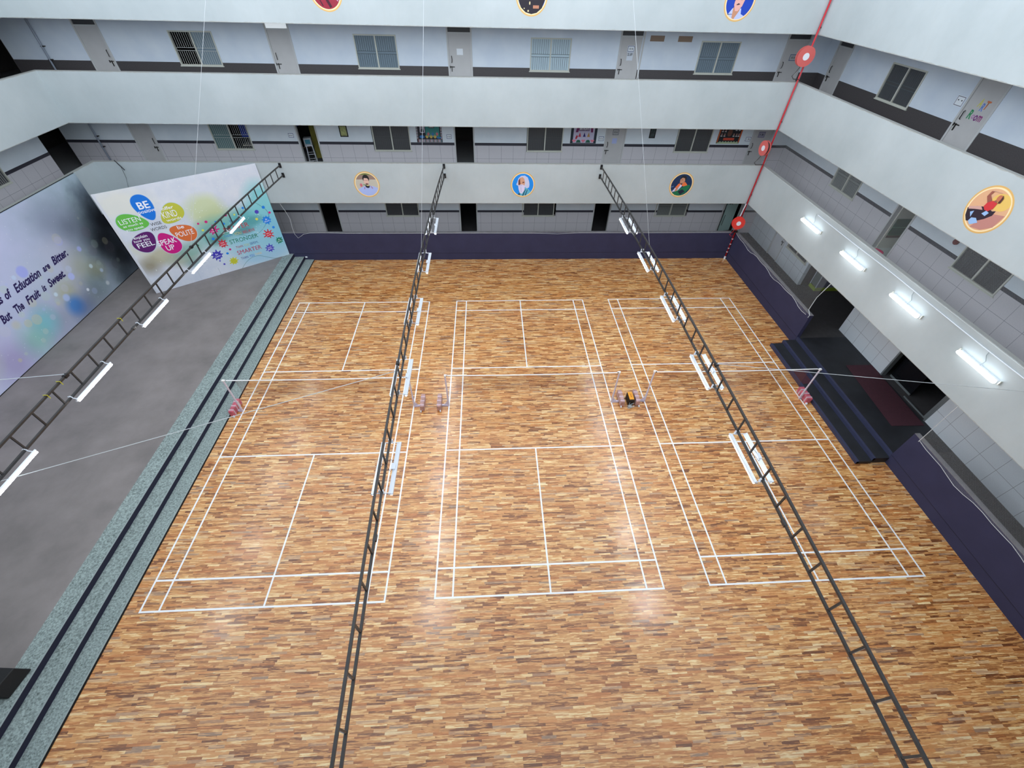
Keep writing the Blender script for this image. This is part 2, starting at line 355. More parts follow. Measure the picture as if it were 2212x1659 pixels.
# ------------------------------------------------------------------ floor and court lines
floor = struct(MB().box(-7.70, XR+.05, YN-.1, YF+.05, -.12, 0).build('floor', m_floor), 'varnished teak strip floor of the badminton hall')
def court(x0, y0, label):
    mb = MB(); z0, z1 = .0005, .003; Wd, Ln, t = 6.10, 13.40, .046
    def hl(y): mb.box(x0, x0+Wd, y0+y, y0+y+t, z0, z1)
    def vl(x, a, b): mb.box(x0+x, x0+x+t, y0+a, y0+b, z0, z1+.0008)
    hl(0); hl(Ln-t)
    for x in (0, .46, Wd-.46-t, Wd-t): vl(x, t, Ln-t)
    for y in (.76, Ln-.76-t, 4.72-t, 8.68): hl(y)
    vl(Wd/2-t/2, t, 4.70); vl(Wd/2-t/2, 8.70, Ln-t)
    o = mb.build('court_marking', m_line, floor); o['label'] = label
court(-7.344, -.03, 'white lines of the left badminton court'); court(0, 0, 'white lines of the middle badminton court'); court(7.322, .036, 'white lines of the right badminton court')

# ------------------------------------------------------------------ walls, slabs
def wall_open(name, axis, at, thick, u0_, u1_, z0, z1, opens, m, label):
    """wall plane with rectangular openings (u0,u1,z0,z1); axis 'x': runs along x at y=at; thick extends away from the hall"""
    us = sorted({u0_, u1_} | {a for o in opens for a in o[:2]}); zs = sorted({z0, z1} | {a for o in opens for a in o[2:]})
    mb = MB()
    for i in range(len(zs)-1):
        run = None
        for j in range(len(us)-1):
            cu_, cz_ = (us[j]+us[j+1])/2, (zs[i]+zs[i+1])/2
            solid = not any(o[0] < cu_ < o[1] and o[2] < cz_ < o[3] for o in opens)
            if solid and run is None: run = us[j]
            if (not solid or j == len(us)-2) and run is not None:
                e = us[j+1] if solid else us[j]
                if axis == 'x': mb.box(run, e, at, at+thick, zs[i], zs[i+1])
                else: mb.box(min(at, at+thick), max(at, at+thick), run, e, zs[i], zs[i+1])
                run = None
    return struct(mb.build(name, m), label)
DW = [(-7.52, -6.56), (.02, .98), (7.50, 8.46), (14.98, 15.98)]
DOORL = (-15.15, -14.17)
WF = [(-11.50, -9.74), (-3.96, -2.18), (3.58, 5.37), (11.12, 12.88)]
DH = 2.35
def door_z(i): return (FL[i], FL[i]+2.75)
opF0 = [d+(.2, 2.75) for d in DW] + [w+(1.40, 2.6) for w in WF[1:]]
opF1 = [d+(FL[1], 6.15) for d in DW+[DOORL]] + [w+(4.72, 5.92) for w in WF]
opF2 = [d+(FL[2], 9.52) for d in DW+[DOORL]] + [w+(8.035, 9.21) for w in WF]
wall_open('wall_far', 'x', YB, .18, -18.3, XB+.18, .2, FL[1]-.15, opF0, m_tileG_far, 'ground floor corridor wall at the far end, grey tiles')
wall_open('wall_far', 'x', YB, .18, -18.3, XB+.18, FL[1], FL[2]-.15, opF1, m_tile1_far, 'first floor corridor wall at the far end, tiles and dark border')
wall_open('wall_far', 'x', YB, .18, -18.3, XB+.18, FL[2], FL[3]-.15, opF2, m_dado, 'second floor corridor wall at the far end, dark dado')
opR0 = [(16.22, 17.19, .2, 2.7), (14.12, 15.93, 1.40, 2.6), (10.36, 13.95, .2, 3.3), (5.12, 7.53, .2, 2.9)]
opR1 = [(13.575, 15.27, 4.73, 5.92), (10.46, 11.43, FL[1], 6.05), (6.47, 8.18, 4.72, 5.92)]
opR2 = [(17.87, 18.91, FL[2], 9.42), (13.55, 15.30, 8.045, 9.17), (10.38, 11.46, FL[2], 9.42)]
wall_open('wall_right', 'y', XB, .18, -6.5, YB, .2, FL[1]-.15, opR0, m_tileG_side, 'ground floor corridor wall on the right, grey tiles')
wall_open('wall_right', 'y', XB, .18, -6.5, YB, FL[1], FL[2]-.15, opR1, m_tile1_side, 'first floor corridor wall on the right, tiles and dark border')
wall_open('wall_right', 'y', XB, .18, -6.5, YB, FL[2], FL[3]-.15, opR2, m_dado, 'second floor corridor wall on the right, dark dado')
wall_open('wall_left', 'y', XLB, -.18, -6.5, 17.78, .2, FL[1]-.15, [], m_tileG_side, 'ground floor corridor wall on the left')
wall_open('wall_left', 'y', XLB, -.18, -6.5, 17.78, FL[1], FL[2]-.15, [(13.5, 15.27, 4.72, 5.92)], m_tile1_side, 'first floor corridor wall on the left, tiles and dark border')
wall_open('wall_left', 'y', XLB, -.18, -6.5, 17.78, FL[2], FL[3]-.15, [], m_dado, 'second floor corridor wall on the left')
# slabs = corridor floors and the ceilings below them (rooms included)
def ring(name, z0, z1, m, label):
    mb = MB()
    mb.box(-22, 22, YF+PT, 24.5, z0, z1); mb.box(XR+PT, 22, -6.6, YF+PT, z0, z1); mb.box(-22, XL-PT, -6.6, YF+PT, z0, z1); mb.box(XL-PT, XR+PT, -6.6, YN-PT, z0, z1)
    return struct(mb.build(name, m), label)
struct(MB().box(-22, 22, YF+PT, 24.5, .20, FL[0]).build('floor', m_dark), 'dark ground floor corridor floor at the far end')
struct(MB().box(XR+PT, 22, -6.6, YF+PT, .20, FL[0]-.001).build('floor', m_dark), 'dark ground floor corridor floor on the right')
for i in (1, 2, 3): ring('floor', FL[i]-.15, FL[i], m_soffit, 'corridor slab of level %s' % ['', 'one', 'two', 'three'][i])
# outer shell of the rooms and stair
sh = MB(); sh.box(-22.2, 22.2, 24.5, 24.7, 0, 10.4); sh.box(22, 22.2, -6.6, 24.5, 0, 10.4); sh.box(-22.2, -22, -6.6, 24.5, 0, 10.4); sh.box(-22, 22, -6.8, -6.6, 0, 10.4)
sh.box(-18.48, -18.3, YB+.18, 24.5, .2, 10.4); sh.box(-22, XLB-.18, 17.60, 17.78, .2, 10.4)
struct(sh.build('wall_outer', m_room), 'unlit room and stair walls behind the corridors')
# top storey back walls; roof edge added on three sides to block low sky
up_ = MB(); up_.box(-18.3, XB+.18, YB, YB+.18, FL[3], 13.4); up_.box(XB, XB+.18, -6.6, YB, FL[3], 13.4); up_.box(XLB-.18, XLB, -6.6, YB, FL[3], 13.4)
struct(up_.build('wall_upper', mat('upper_wall_paint', srgb(190, 198, 206), .7)), 'top floor corridor walls')
fs = MB(); fs.box(-18.3, XB+.18, YF, YB, 13.4, 13.55); fs.box(XR, XB+.18, -6.6, YF, 13.4, 13.55); fs.box(XLB-.18, XL, -6.6, YF, 13.4, 13.55)
fs.box(XL-PT, XR+PT, YF, YF+PT, 12.9, 13.4); fs.box(XR, XR+PT, -6.6, YF, 12.9, 14.2); fs.box(XL-PT, XL, -6.6, YF, 12.9, 14.2)
struct(fs.build('ceiling_light_block', m_soffit), 'unseen roof slab and edge beam added to block low sky light')
# parapets
TIERS = [(3.033, 4.864), (6.363, 8.163), (9.724, 11.50)]
names = ['first', 'second', 'third']
for (z0, z1), n in zip(TIERS, names):
    struct(MB().box(XL-PT, XR+PT, YF, YF+PT, z0, z1).build('wall_far', m_paint), 'white %s floor parapet along the far side' % n)
    struct(MB().box(XR, XR+PT, YN, YF, z0, z1).build('wall_right', m_paint), 'white %s floor parapet along the right side' % n)
    struct(MB().box(XL-PT, XL, YN, YF, z0, z1).build('wall_left', m_paint), 'white %s floor parapet along the left side' % n)
    struct(MB().box(XL-PT, XR+PT, YN-PT, YN, z0, z1-(.4 if n == 'third' else 0)).build('wall_near', m_paint), 'white %s floor parapet added unseen on the near side' % n)  # unseen near side parapets, added for occlusion and bounce light
def navy(name, x0, x1, y0, y1, label, seam):
    o = struct(MB().box(x0, x1, y0, y1, 0, 1.505).build(name, m_navy), label)
    MB().box(x0-.0, x1, y0, y1, 1.505, 1.524).build('coping', m_cap, o)
    a, b, c, d = seam; MB().box(a, b, c, d, .372, .380).build('seam_line', m_edge, o)
navy('wall_far', XL, XR+PT, YF, YF+PT, 'low navy wall along the far end of the hall', (-8.6, XR, YF-.004, YF))
navy('wall_right', XR, XR+PT, 9.88, YF, 'low navy wall right of the courts, beyond the entrance steps', (XR-.004, XR, 9.88, YF))
navy('wall_right', XR, XR+PT, YN, 3.77, 'low navy wall right of the courts, nearer than the entrance steps', (XR-.004, XR, YN, 3.77))
struct(MB().box(XL, XR+PT, YN-PT, YN, 0, 1.5).build('wall_near', m_navy), 'low navy wall added unseen under the viewer')  # out of view, added to block and bounce light like the parapets above

# ------------------------------------------------------------------ stage with steps (left)
ZS = [.045, .205, .38]; XS = [-7.71, -8.165, -8.655]
st = empty('stage', (-12, 6.5, 0), label='long raised grey stage with green carpeted steps along the left of the courts', cat='stage')
def local(mb_fn, parent):  # helper: build in world coordinates below a parent that is offset
    return mb_fn
def build_w(mb, name, m, parent):
    p = parent.location + (parent.parent.location if parent.parent else Vector((0, 0, 0))); mb.v = [(v[0]-p.x, v[1]-p.y, v[2]-p.z) for v in mb.v]
    return mb.build(name, m, parent)
build_w(MB().box(XL, -9.14, YN+.006, YF-.006, 0, ZS[2]), 'stage_floor', m_stage, st)
struct(MB().box(-22, XL-.001, -6.6, YF+PT, 0, ZS[2]).build('floor', m_dark), 'ground floor corridor floor on the left')
build_w(MB().box(-9.14, XS[2]-.012, YN+.006, YF-.006, 0, ZS[2]), 'carpet_border', m_green, st)
for i in (1, 0):
    build_w(MB().box(XS[i+1], XS[i]-.012, YN+.006, YF-.006, 0, ZS[i]), 'step_tread', m_green, st)
for i in (2, 1, 0):
    zb = ZS[i-1] if i else 0.
    build_w(MB().box(XS[i]-.012, XS[i], YN+.006, YF-.006, zb, ZS[i]-.004), 'step_riser', m_nosing if i else m_edge, st)
    build_w(MB().box(XS[i]-.03, XS[i]+.002, YN+.006, YF-.006, ZS[i]-.004, ZS[i]+.002), 'edge_highlight', mat('nosing_highlight', srgb(150, 160, 160), .6), st)  # pale strip paints the highlight along each step's top edge
build_w(MB().box(-7.712, -7.69, YN+.006, YF-.006, 0, .02), 'floor_edge_strip', m_edge, st)

# ------------------------------------------------------------------ entrance landing and steps (right)
en = empty('entrance_steps', (14.3, 6.8, 0), label='black rubber covered entrance steps with navy edges on the right of the courts', cat='steps')
y0, y1 = 3.70, 9.80
for i, (xa, zt) in enumerate(((13.72, .125), (14.24, .25), (14.80, .385))):
    xb = (14.24, 14.80, 14.83)[i]
    if i < 2: build_w(MB().box(xa, xb, y0+.03*i, y1+.06*i, (0, .125)[i]*0, zt), 'step', m_black, en)
    build_w(MB().box(xa-.012, xa+.07, y0+.03*i, y1+.06*i, (0, .127, .252)[i], zt+.004), 'step_edge', mat('navy_step_edge', srgb(52, 56, 84), .6), en)
build_w(MB().box(14.83, XB-.005, 3.80, 9.83, .30, .387), 'landing', m_black, en)
build_w(MB().box(14.82, 14.84, 3.78, 9.86, .0, .36), 'landing_front', m_nosing, en)
cm = mat('maroon_carpet', srgb(70, 34, 46), .9, noise=.12, nscale=12)
tag(MB().add([(15.86, 8.06, .388), (15.60, 4.95, .388), (16.80, 4.93, .388), (16.93, 8.06, .388)]*1, [(0, 1, 2, 3)]).build('carpet_runner', cm), 'maroon carpet lying on the black landing before the dark entrance doorway', 'carpet')
rn = bpy.data.objects['carpet_runner']; sm = rn.modifiers.new('t', 'SOLIDIFY'); sm.thickness = .012; sm.offset = 1
tag(MB().box(13.80, 14.22, 7.33, 8.15, .127, .134).build('carpet_strip', cm), 'small maroon carpet piece on the lowest entrance step behind the net post', 'carpet')

# ------------------------------------------------------------------ windows and doors
WN = [0]; DN = [0]
def window(wall, u, z0, w, h, pane, bars, label, open_side=None, mid=True):
    WN[0] += 1
    loc, rz = {'F': ((u, YB, z0), 0.), 'R': ((XB, u, z0), -PI/2), 'L': ((XLB, u, z0), PI/2)}[wall]
    r = empty('window_%d' % WN[0], loc, rz, label=label, kind='structure'); a = w/2; t = .045
    f = MB(); f.box(-a, a, -.03, .09, 0, t); f.box(-a, a, -.03, .09, h-t, h); f.box(-a, -a+t, -.03, .09, t, h-t); f.box(a-t, a, -.03, .09, t, h-t); f.box(-.028, .028, -.02, .06, t, h-t)
    f.box(-a-.03, a+.03, -.045, .0, -.03, .0)
    f.build('window_frame', m_frame, r)
    for sd in (-1, 1):
        x0, x1 = (-a+t, -.028) if sd < 0 else (.028, a-t)
        if open_side == sd: continue
        MB().box(x0, x1, .03, .042, t, h-t).build('window_pane', pane if not isinstance(pane, tuple) else pane[0 if sd < 0 else 1], r)
    g = MB(); zm = h*.47
    for sd in (-1, 1):
        x0, x1 = (-a+t, -.028) if sd < 0 else (.028, a-t)
        yb_ = .018 if open_side != sd else .06
        n = 9
        for i in range(1, n):
            x = x0+(x1-x0)*i/n; g.box(x-.006, x+.006, yb_, yb_+.008, t, zm-.04); g.box(x-.006, x+.006, yb_, yb_+.008, zm+.05, h-t)
        if mid: g.box(x0, x1, yb_, yb_+.01, zm-.05, zm-.035); g.box(x0, x1, yb_, yb_+.01, zm+.045, zm+.06)
    g.build('grille', bars, r)
    return r
def door(wall, u, z0, w, h, label, state='closed', panel=m_door, transom=.38, handle='L', frame=m_doorframe, trans_m=m_trans):
    DN[0] += 1
    loc, rz = {'F': ((u, YB, z0), 0.), 'R': ((XB, u, z0), -PI/2), 'L': ((XLB, u, z0), PI/2)}[wall]
    r = empty('door_%d' % DN[0], loc, rz, label=label, kind='structure'); a = w/2; t = .065
    f = MB(); f.box(-a, -a+t, -.02, .16, 0, h); f.box(a-t, a, -.02, .16, 0, h); f.box(-a+t, a-t, -.02, .16, h-t, h)
    zt = h-transom
    if transom: f.box(-a+t, a-t, -.02, .16, zt-.05, zt)
    f.build('door_frame', frame, r)
    if transom:
        MB().box(-a+t, a-t, .04, .05, zt, h-t).build('transom_pane', trans_m, r)
    zt = zt-.05 if transom else h-t
    s = -1 if handle == 'L' else 1
    if state == 'closed':
        p = MB().box(-a+t, a-t, .02, .06, .01, zt).build('door_panel', panel, r)
        x = s*(a-t-.10)
        hd = MB(); hd.tube([(x, .015, 1.18), (x+.01, -.03, 1.20), (x+.02, -.035, 1.30), (x+.01, -.03, 1.40), (x, .015, 1.42)], .014, 6); hd.build('door_handle', m_hard, p)
        lt = MB(); lt.box(x-.10, x+.12, -.005, .02, 1.02, 1.045); lt.box(x-.02, x+.005, -.015, .02, .86, 1.06); lt.box(x-.11, x-.08, -.01, .02, .98, 1.07); lt.build('door_latch', m_hard, p)
    elif state == 'inward':       # leaf swung 90 degrees into the room, hinged on the side away from the handle
        hx = -s*(a-t)
        hx = -hx
        MB().box(min(hx, hx-.04*(1 if hx > 0 else -1)), max(hx, hx-.04*(1 if hx > 0 else -1)), .16, .16+w-2*t, .01, zt).build('door_panel', panel, r)
    return r
m_white_film = m_glassw
W_ = 1.78
# second floor, far
window('F', -10.62, 8.03, 1.76, 1.18, m_glassb, m_barl, 'second floor barred window with its left half slid open', open_side=-1)
window('F', -3.07, 8.03, W_, 1.18, m_glassb, m_bard, 'second floor barred window right of the door with the bright transom')
window('F', 4.47, 8.03, W_, 1.18, m_glassw, m_bard, 'brightest second floor barred window, between two closed doors')
window('F', 12.00, 8.03, W_, 1.18, m_glassb, m_bard, 'second floor barred window nearest the red hose reel')
dt = m_trans
m_tb = mat('transom_glow_pane', srgb(226, 234, 240), .4, emit=((.9, .96, 1, 1), .35))  # faint emission stands in for window light behind the transom
door('F', -14.66, 7.10, 1.0, 2.62, 'shaded second floor door furthest left', panel=m_door, handle='R', frame=m_doorframe)
door('F', -7.04, 7.10, 1.0, 2.62, 'second floor door under a bright transom', trans_m=m_tb)
dC = door('F', .50, 7.10, 1.08, 2.62, 'second floor door with a blank paper on it')
dD = door('F', 8.02, 7.10, 1.08, 2.62, 'second floor door with a class sign and a notice')
dE = door('F', 15.48, 7.10, 1.08, 2.62, 'second floor door behind the upper hose reel')
# second floor, right
door('R', 18.39, 7.10, 1.05, 2.52, 'right side second floor door in the corner')
window('R', 14.42, 8.04, 1.76, 1.14, m_mesh, m_bard, 'right side second floor barred window')
dG = door('R', 10.91, 7.10, 1.10, 2.52, 'right side second floor door painted with the words art room', transom=.18)
# first floor, far
window('F', -10.62, 4.71, 1.76, 1.2, m_teal, m_barl, 'first floor window, teal left pane and open barred right half', open_side=1)
window('F', -3.03, 4.70, W_, 1.2, m_mesh, m_barm, 'first floor dark mesh window left of the teal poster')
window('F', 4.49, 4.72, W_, 1.2, m_mesh, m_barm, 'first floor dark mesh window left of the birthday poster')
window('F', 12.02, 4.73, W_, 1.2, m_mesh, m_barm, 'first floor dark mesh window left of the black and orange poster')
door('F', -14.66, 3.75, 1.0, 2.4, 'shaded first floor door furthest left', transom=0, handle='R')
door('F', -7.04, 3.75, 1.0, 2.4, 'first floor doorway showing a cluttered room', state='none', transom=0)
door('F', .50, 3.75, 1.0, 2.4, 'dark open first floor doorway in the middle', state='none', transom=0)
dK = door('F', 8.00, 3.75, 1.04, 2.4, 'closed first floor door with a class sign and a lilac paper', transom=0)
dL = door('F', 15.50, 3.75, 1.06, 2.4, 'closed first floor door behind the middle hose reel', transom=0)
# first floor, right
window('R', 14.42, 4.735, 1.70, 1.18, m_grey, m_barm, 'right side first floor window with grey panes nearest the corner')
window('R', 7.33, 4.72, 1.73, 1.2, m_mesh, m_barm, 'right side first floor dark window nearest the viewer')
dM = door('R', 10.945, 3.75, .97, 2.3, 'right side first floor doorway with its leaf swung in', state='none', transom=.12)
lf = MB().box(-.48+.065, -.48+.105, .16, 1.05, .01, 2.05).build('door_panel', mat('cream_leaf', srgb(206, 206, 194), .6), dM)
x_ = -.48+.105
gb = MB(); gb.box(x_, x_+.02, .24, .95, .55, 1.20); gb.build('green_board', mat('chalk_green', srgb(34, 78, 52), .6), lf)
gb = MB(); gb.box(x_, x_+.024, .24, .95, .45, .55); gb.build('brown_ledge', mat('brown_wood_strip', srgb(92, 72, 60), .6), lf)
gb = MB(); gb.box(x_, x_+.026, .24, .95, .86, .885); gb.box(x_, x_+.026, .24, .95, .55, .57); gb.build('board_trim', mat('green_trim', srgb(96, 140, 110), .5), lf)
# ground, far
for u, l in ((-3.08, 'left of the middle truss'), (4.37, 'under the bearded portrait')):
    window('F', u, 1.395, W_, 1.2, m_mesh, m_barm, 'ground floor dark mesh window '+l)
window('F', 11.88, 1.395, W_, 1.2, m_grey, m_barm, 'ground floor window with light grey panes')
door('F', -7.03, .38, 1.0, 2.4, 'dark open ground floor doorway nearest the stage', state='none', transom=0)
door('F', .51, .38, 1.0, 2.4, 'dark open ground floor doorway in the middle', state='none', transom=0)
door('F', 7.97, .38, 1.0, 2.4, 'dark open ground floor doorway right of the middle', state='none', transom=0)
dQ = door('F', 15.45, .38, 1.14, 2.4, 'ground floor door with a pale green ajar leaf by the red pipe', state='none', transom=0)
lf = MB().box(-.30, .47, .10, .14, .02, 2.3).build('door_panel', mat('pale_green_leaf', srgb(176, 204, 200), .4), dQ); lf.rotation_euler = (0, 0, .25); lf.location = (0, .12, 0)
MB().tube([(-.18, .08, 1.62), (-.05, .06, 1.66), (.02, .06, 1.60)], .016, 6).build('door_handle', m_hard, lf)
MB().tube([(-.2, .08, 1.0), (-.24, .06, .4)], .012, 6).build('tower_bolt', m_hard, lf)
# ground, right
door('R', 16.70, .38, 1.0, 2.35, 'right side ground floor door in the corner, pale leaf', transom=0, panel=mat('pale_leaf', srgb(206, 208, 214), .5), handle='R')
window('R', 15.02, 1.40, 1.81, 1.2, m_mesh, m_barm, 'right side ground floor window half hidden by the parapet')
dX = door('R', 6.325, .38, 2.42, 2.55, 'dark entrance doorway on the right side', state='none', transom=0, frame=mat('aluminium', srgb(150, 158, 160), .35, .6))
gl = MB(); gl.box(-1.1, -.02, .30, .33, .02, .10); gl.box(.02, 1.1, .05, .08, .02, .07); gl.box(1.02, 1.1, .05, .08, .07, 2.4); gl.build('sliding_leaf', MAT['aluminium'], dX)
gl = MB(); gl.box(-1.1, -.02, .31, .32, .10, 2.4); gl.build('glass_leaf', mat('dark_glass', srgb(18, 20, 24), .12), dX)
window('L', 14.38, 4.72, 1.77, 1.2, m_mesh, m_barl, 'left side first floor window above the bokeh backdrop')
# opening into the stair passage on the right
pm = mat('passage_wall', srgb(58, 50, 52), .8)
ps = MB(); ps.box(XB+.18, 21.9, 13.95, 14.1, .38, 3.6); ps.box(XB+.18, 21.9, 10.2, 10.36, .38, 3.6); ps.box(21.5, 21.9, 10.36, 13.95, .38, 3.6)
struct(ps.build('wall_right', pm), 'dark walls of the side passage on the right')
# partition walls of the rooms behind the windows
pr_ = MB()
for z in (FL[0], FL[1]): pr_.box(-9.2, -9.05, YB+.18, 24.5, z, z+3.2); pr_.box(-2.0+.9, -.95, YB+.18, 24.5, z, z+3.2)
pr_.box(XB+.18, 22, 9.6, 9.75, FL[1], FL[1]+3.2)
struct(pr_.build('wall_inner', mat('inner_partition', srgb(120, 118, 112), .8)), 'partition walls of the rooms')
struct(MB().box(XB, XB+2.2, 9.75, 12.4, FL[1]+.001, FL[1]+.012).build('floor', mat('pale_tile_floor', srgb(196, 204, 200), .5)), 'pale tiled floor inside the open right side doorway')

# ------------------------------------------------------------------ papers, signs, pictures on the walls
def plaque(name, wall, u, z, w, h, label, cat, group=None, off=.0):
    loc, rz = {'F': ((u, YB-off, z), 0.), 'R': ((XB-off, u, z), -PI/2)}[wall]
    return empty(name, loc, rz, label=label, cat=cat, group=group)
m_blue = mat('blue_border', srgb(44, 66, 118), .6); m_paper = mat('white_paper', srgb(232, 236, 242), .7); m_ink = mat('black_ink', srgb(22, 22, 28), .7)
def room_sign(wall, u, z, w, h, txt, label, off=0., border=m_blue, paper=m_paper):
    r = plaque('room_sign', wall, u, z, w, h, label, 'sign', 'class name signs along the corridors', off)
    MB().box(-w/2, w/2, -.008, -.0005, -h/2, h/2).build('sign_board', paper, r)
    b = MB(); t = .018; e = .012; a, c = w/2-e, h/2-e
    b.box(-a, a, -.0095, -.008, -c, -c+t); b.box(-a, a, -.0095, -.008, c-t, c); b.box(-a, -a+t, -.0095, -.008, -c+t, c-t); b.box(a-t, a, -.0095, -.008, -c+t, c-t); b.build('sign_border', border, r)
    text_obj(txt, r, m_ink, -w*.27, -h*.14, w*.54, h*.28, y=-.008, bold=.01)
    return r
room_sign('F', -7.80, 5.35, .27, .21, 'III A', 'class sign III A on the wall left of the cluttered first floor doorway')
room_sign('F', -.24, 5.355, .27, .21, 'II B', 'class sign II B on the wall right of the teal poster')
room_sign('F', 7.30, 5.32, .29, .22, 'II A', 'class sign II A on the wall right of the birthday poster')
room_sign('F', 14.81, 5.36, .30, .22, 'I B', 'class sign I B on the wall right of the black and orange poster')
gs = mat('faded_sign', srgb(176, 176, 178), .7)
room_sign('F', 7.99, 5.61, .32, .27, 'X A', 'grey faded class sign on the closed first floor door', -.02, paper=gs, border=mat('grey_border', srgb(92, 94, 104), .6))
room_sign('F', 15.45, 5.56, .34, .27, 'I B', 'lilac faded class sign on the door behind the middle hose reel', -.02, paper=mat('lilac_sign', srgb(160, 156, 174), .7), border=mat('lilac_border', srgb(104, 96, 126), .6))
room_sign('F', 8.02, 8.885, .31, .23, 'XI B', 'class sign XI B on the second floor door', -.02)
room_sign('F', 15.49, 8.68, .33, .25, 'XII B', 'class sign XII B on the door behind the upper hose reel', -.02, paper=gs)
room_sign('R', 11.68, 8.70, .33, .28, '-  -', 'small bordered notice on the wall left of the art room door', border=mat('grey_border2', srgb(110, 112, 130), .6))
def paper(wall, u, z, w, h, label, m, off=0.):
    r = plaque('paper_notice', wall, u, z, w, h, label, 'notice', None, off); MB().box(-w/2, w/2, -.004, -.0005, -h/2, h/2).build('sheet', m, r); return r
p_ = paper('F', 8.02, 8.62, .27, .30, 'white sheet reading DL 8/9 taped below a class sign on a second floor door', mat('pale_sheet', srgb(210, 216, 226), .7), -.02)
text_obj('DL 8/9', p_, m_ink, -.11, .02, .21, .10, y=-.004, bold=.02)
paper('F', .50, 8.67, .27, .22, 'blank white sheet on the second floor door in the middle', m_paper, -.02)
paper('F', 7.99, 5.22, .24, .24, 'lilac sheet on the closed first floor door', mat('lilac_paper', srgb(170, 180, 222), .7), -.02)
for u, n in ((9.10, 'left'), (10.34, 'right')):
    tag(MB().box(-.31, .31, -.012, 0, -.10, .10).build('wall_patch', mat('brown_patch', srgb(146, 124, 108), .9), None, (u, YB, 9.26)), '%s one of two brown patches high on the second floor wall' % n, 'patch', 'brown wall patches')
# lettering on the art room door
for ch, x, z, w, h, c in (('A', -.12, 1.60, .13, .22, (206, 200, 96)), ('R', .03, 1.52, .11, .20, (96, 128, 206)), ('T', .12, 1.58, .15, .22, (206, 116, 72)), ('R', -.22, 1.26, .14, .24, (36, 138, 84)), ('o', -.07, 1.29, .11, .11, (178, 130, 176)), ('o', .04, 1.26, .11, .15, (120, 50, 120)), ('m', .16, 1.27, .15, .15, (146, 60, 122))):
    text_obj(ch, dG, mat('ink_%d_%d_%d' % c, srgb(*c), .6), x, z, w, h, y=.02, bold=.03, shear=.15)
tg = MB(); 
def frame_pic(u, z, w, h, label, inner):
    r = plaque('wall_picture', 'F', u, z, w, h, label, 'picture', 'framed pictures on the first floor corridor')
    t = .045; f = MB(); a, c = w/2, h/2
    f.box(-a, a, -.03, -.0005, -c, -c+t); f.box(-a, a, -.03, -.0005, c-t, c); f.box(-a, -a+t, -.03, -.0005, -c+t, c-t); f.box(a-t, a, -.03, -.0005, -c+t, c-t); f.build('picture_frame', m_edge, r)
    MB().box(-a+t, a-t, -.012, -.001, -c+t, c-t).build('picture', inner, r)
frame_pic(-5.27, 5.56, .38, .50, 'black framed picture with a yellow green print, left of the first mesh window', mat('yellow_green_print', srgb(158, 160, 104), .6, noise=.3, nscale=9))
frame_pic(9.84, 5.60, .30, .46, 'black framed dark picture between door and mesh window', mat('dark_print', srgb(60, 72, 74), .6, noise=.4, nscale=9))
# posters
def flatp(par, name, m, polys, y):
    mb = MB()
    for p in polys: mb.prism(p, y-.002, y)
    return mb.build(name, m, par)
def rect(x0, x1, z0, z1): return [(x0, z0), (x1, z0), (x1, z1), (x0, z1)]
def P_(name, c): return mat(name, srgb(*c), .7)
# teal one
po = plaque('display_poster', 'F', -1.19, 5.10, 0, 0, 'teal display poster with dancing figures and a striped border, first floor', 'poster')
MB().box(-.62, .62, -.012, -.0005, 0, .86).build('poster_sheet', P_('poster_black', (40, 36, 44)), po)
flatp(po, 'teal_field', P_('poster_teal', (62, 134, 130)), [rect(-.17, .50, .22, .86)], -.012)
flatp(po, 'photo_field', P_('poster_pale', (196, 190, 206)), [rect(-.44, -.20, .42, .86)], -.012)
flatp(po, 'dancer', m_edge, [[(-.40, .45), (-.24, .45), (-.26, .55), (-.30, .62), (-.26, .70), (-.31, .80), (-.36, .70), (-.33, .62), (-.38, .55)]], -.0141)
cs = [(150, 90, 96), (190, 176, 168), (120, 124, 170), (206, 196, 190), (92, 70, 80), (120, 160, 170)]
for i in range(6):
    pl = [rect(-.56+.19*j+.031*i, -.56+.19*j+.031*(i+1), .01, .13) for j in range(6)] + [rect(-.61, -.55, .14+.12*j+.02*i, .14+.12*j+.02*(i+1)) for j in range(6)] + [rect(.55, .61, .14+.12*j+.02*i, .14+.12*j+.02*(i+1)) for j in range(6)]
    flatp(po, 'border_stripes', P_('stripe_%d' % i, cs[i]), pl, -.012)
flatp(po, 'title_box', P_('poster_grey', (78, 70, 72)), [rect(0, .27, .62, .80)], -.0145)
text_obj('HAPPY', po, m_paper, .03, .73, .2, .045, y=-.0166); text_obj('DANCE', po, m_paper, .03, .65, .2, .045, y=-.0166)
def fig(cx, cz, s): return [(cx-s, cz+.06), (cx-s*.4, cz-.06), (cx+s*.4, cz-.06), (cx+s, cz+.06), (cx+s*.3, cz+.03), (cx, cz+.12), (cx-s*.3, cz+.03)]
flatp(po, 'yellow_figures', P_('fig_yellow', (206, 176, 90)), [fig(x, .24, .09) for x in (-.12, .08, .27)], -.0145)
flatp(po, 'pink_figures', P_('fig_pink', (206, 108, 120)), [fig(x, .36, .07) for x in (-.04, .38)], -.0145)
flatp(po, 'blue_figures', P_('fig_blue', (60, 120, 180)), [fig(.17, .36, .07), ell(.45, .24, .12, .08, 14, PI, 2*PI), ell(-.36, .24, .12, .07, 14)], -.0145)
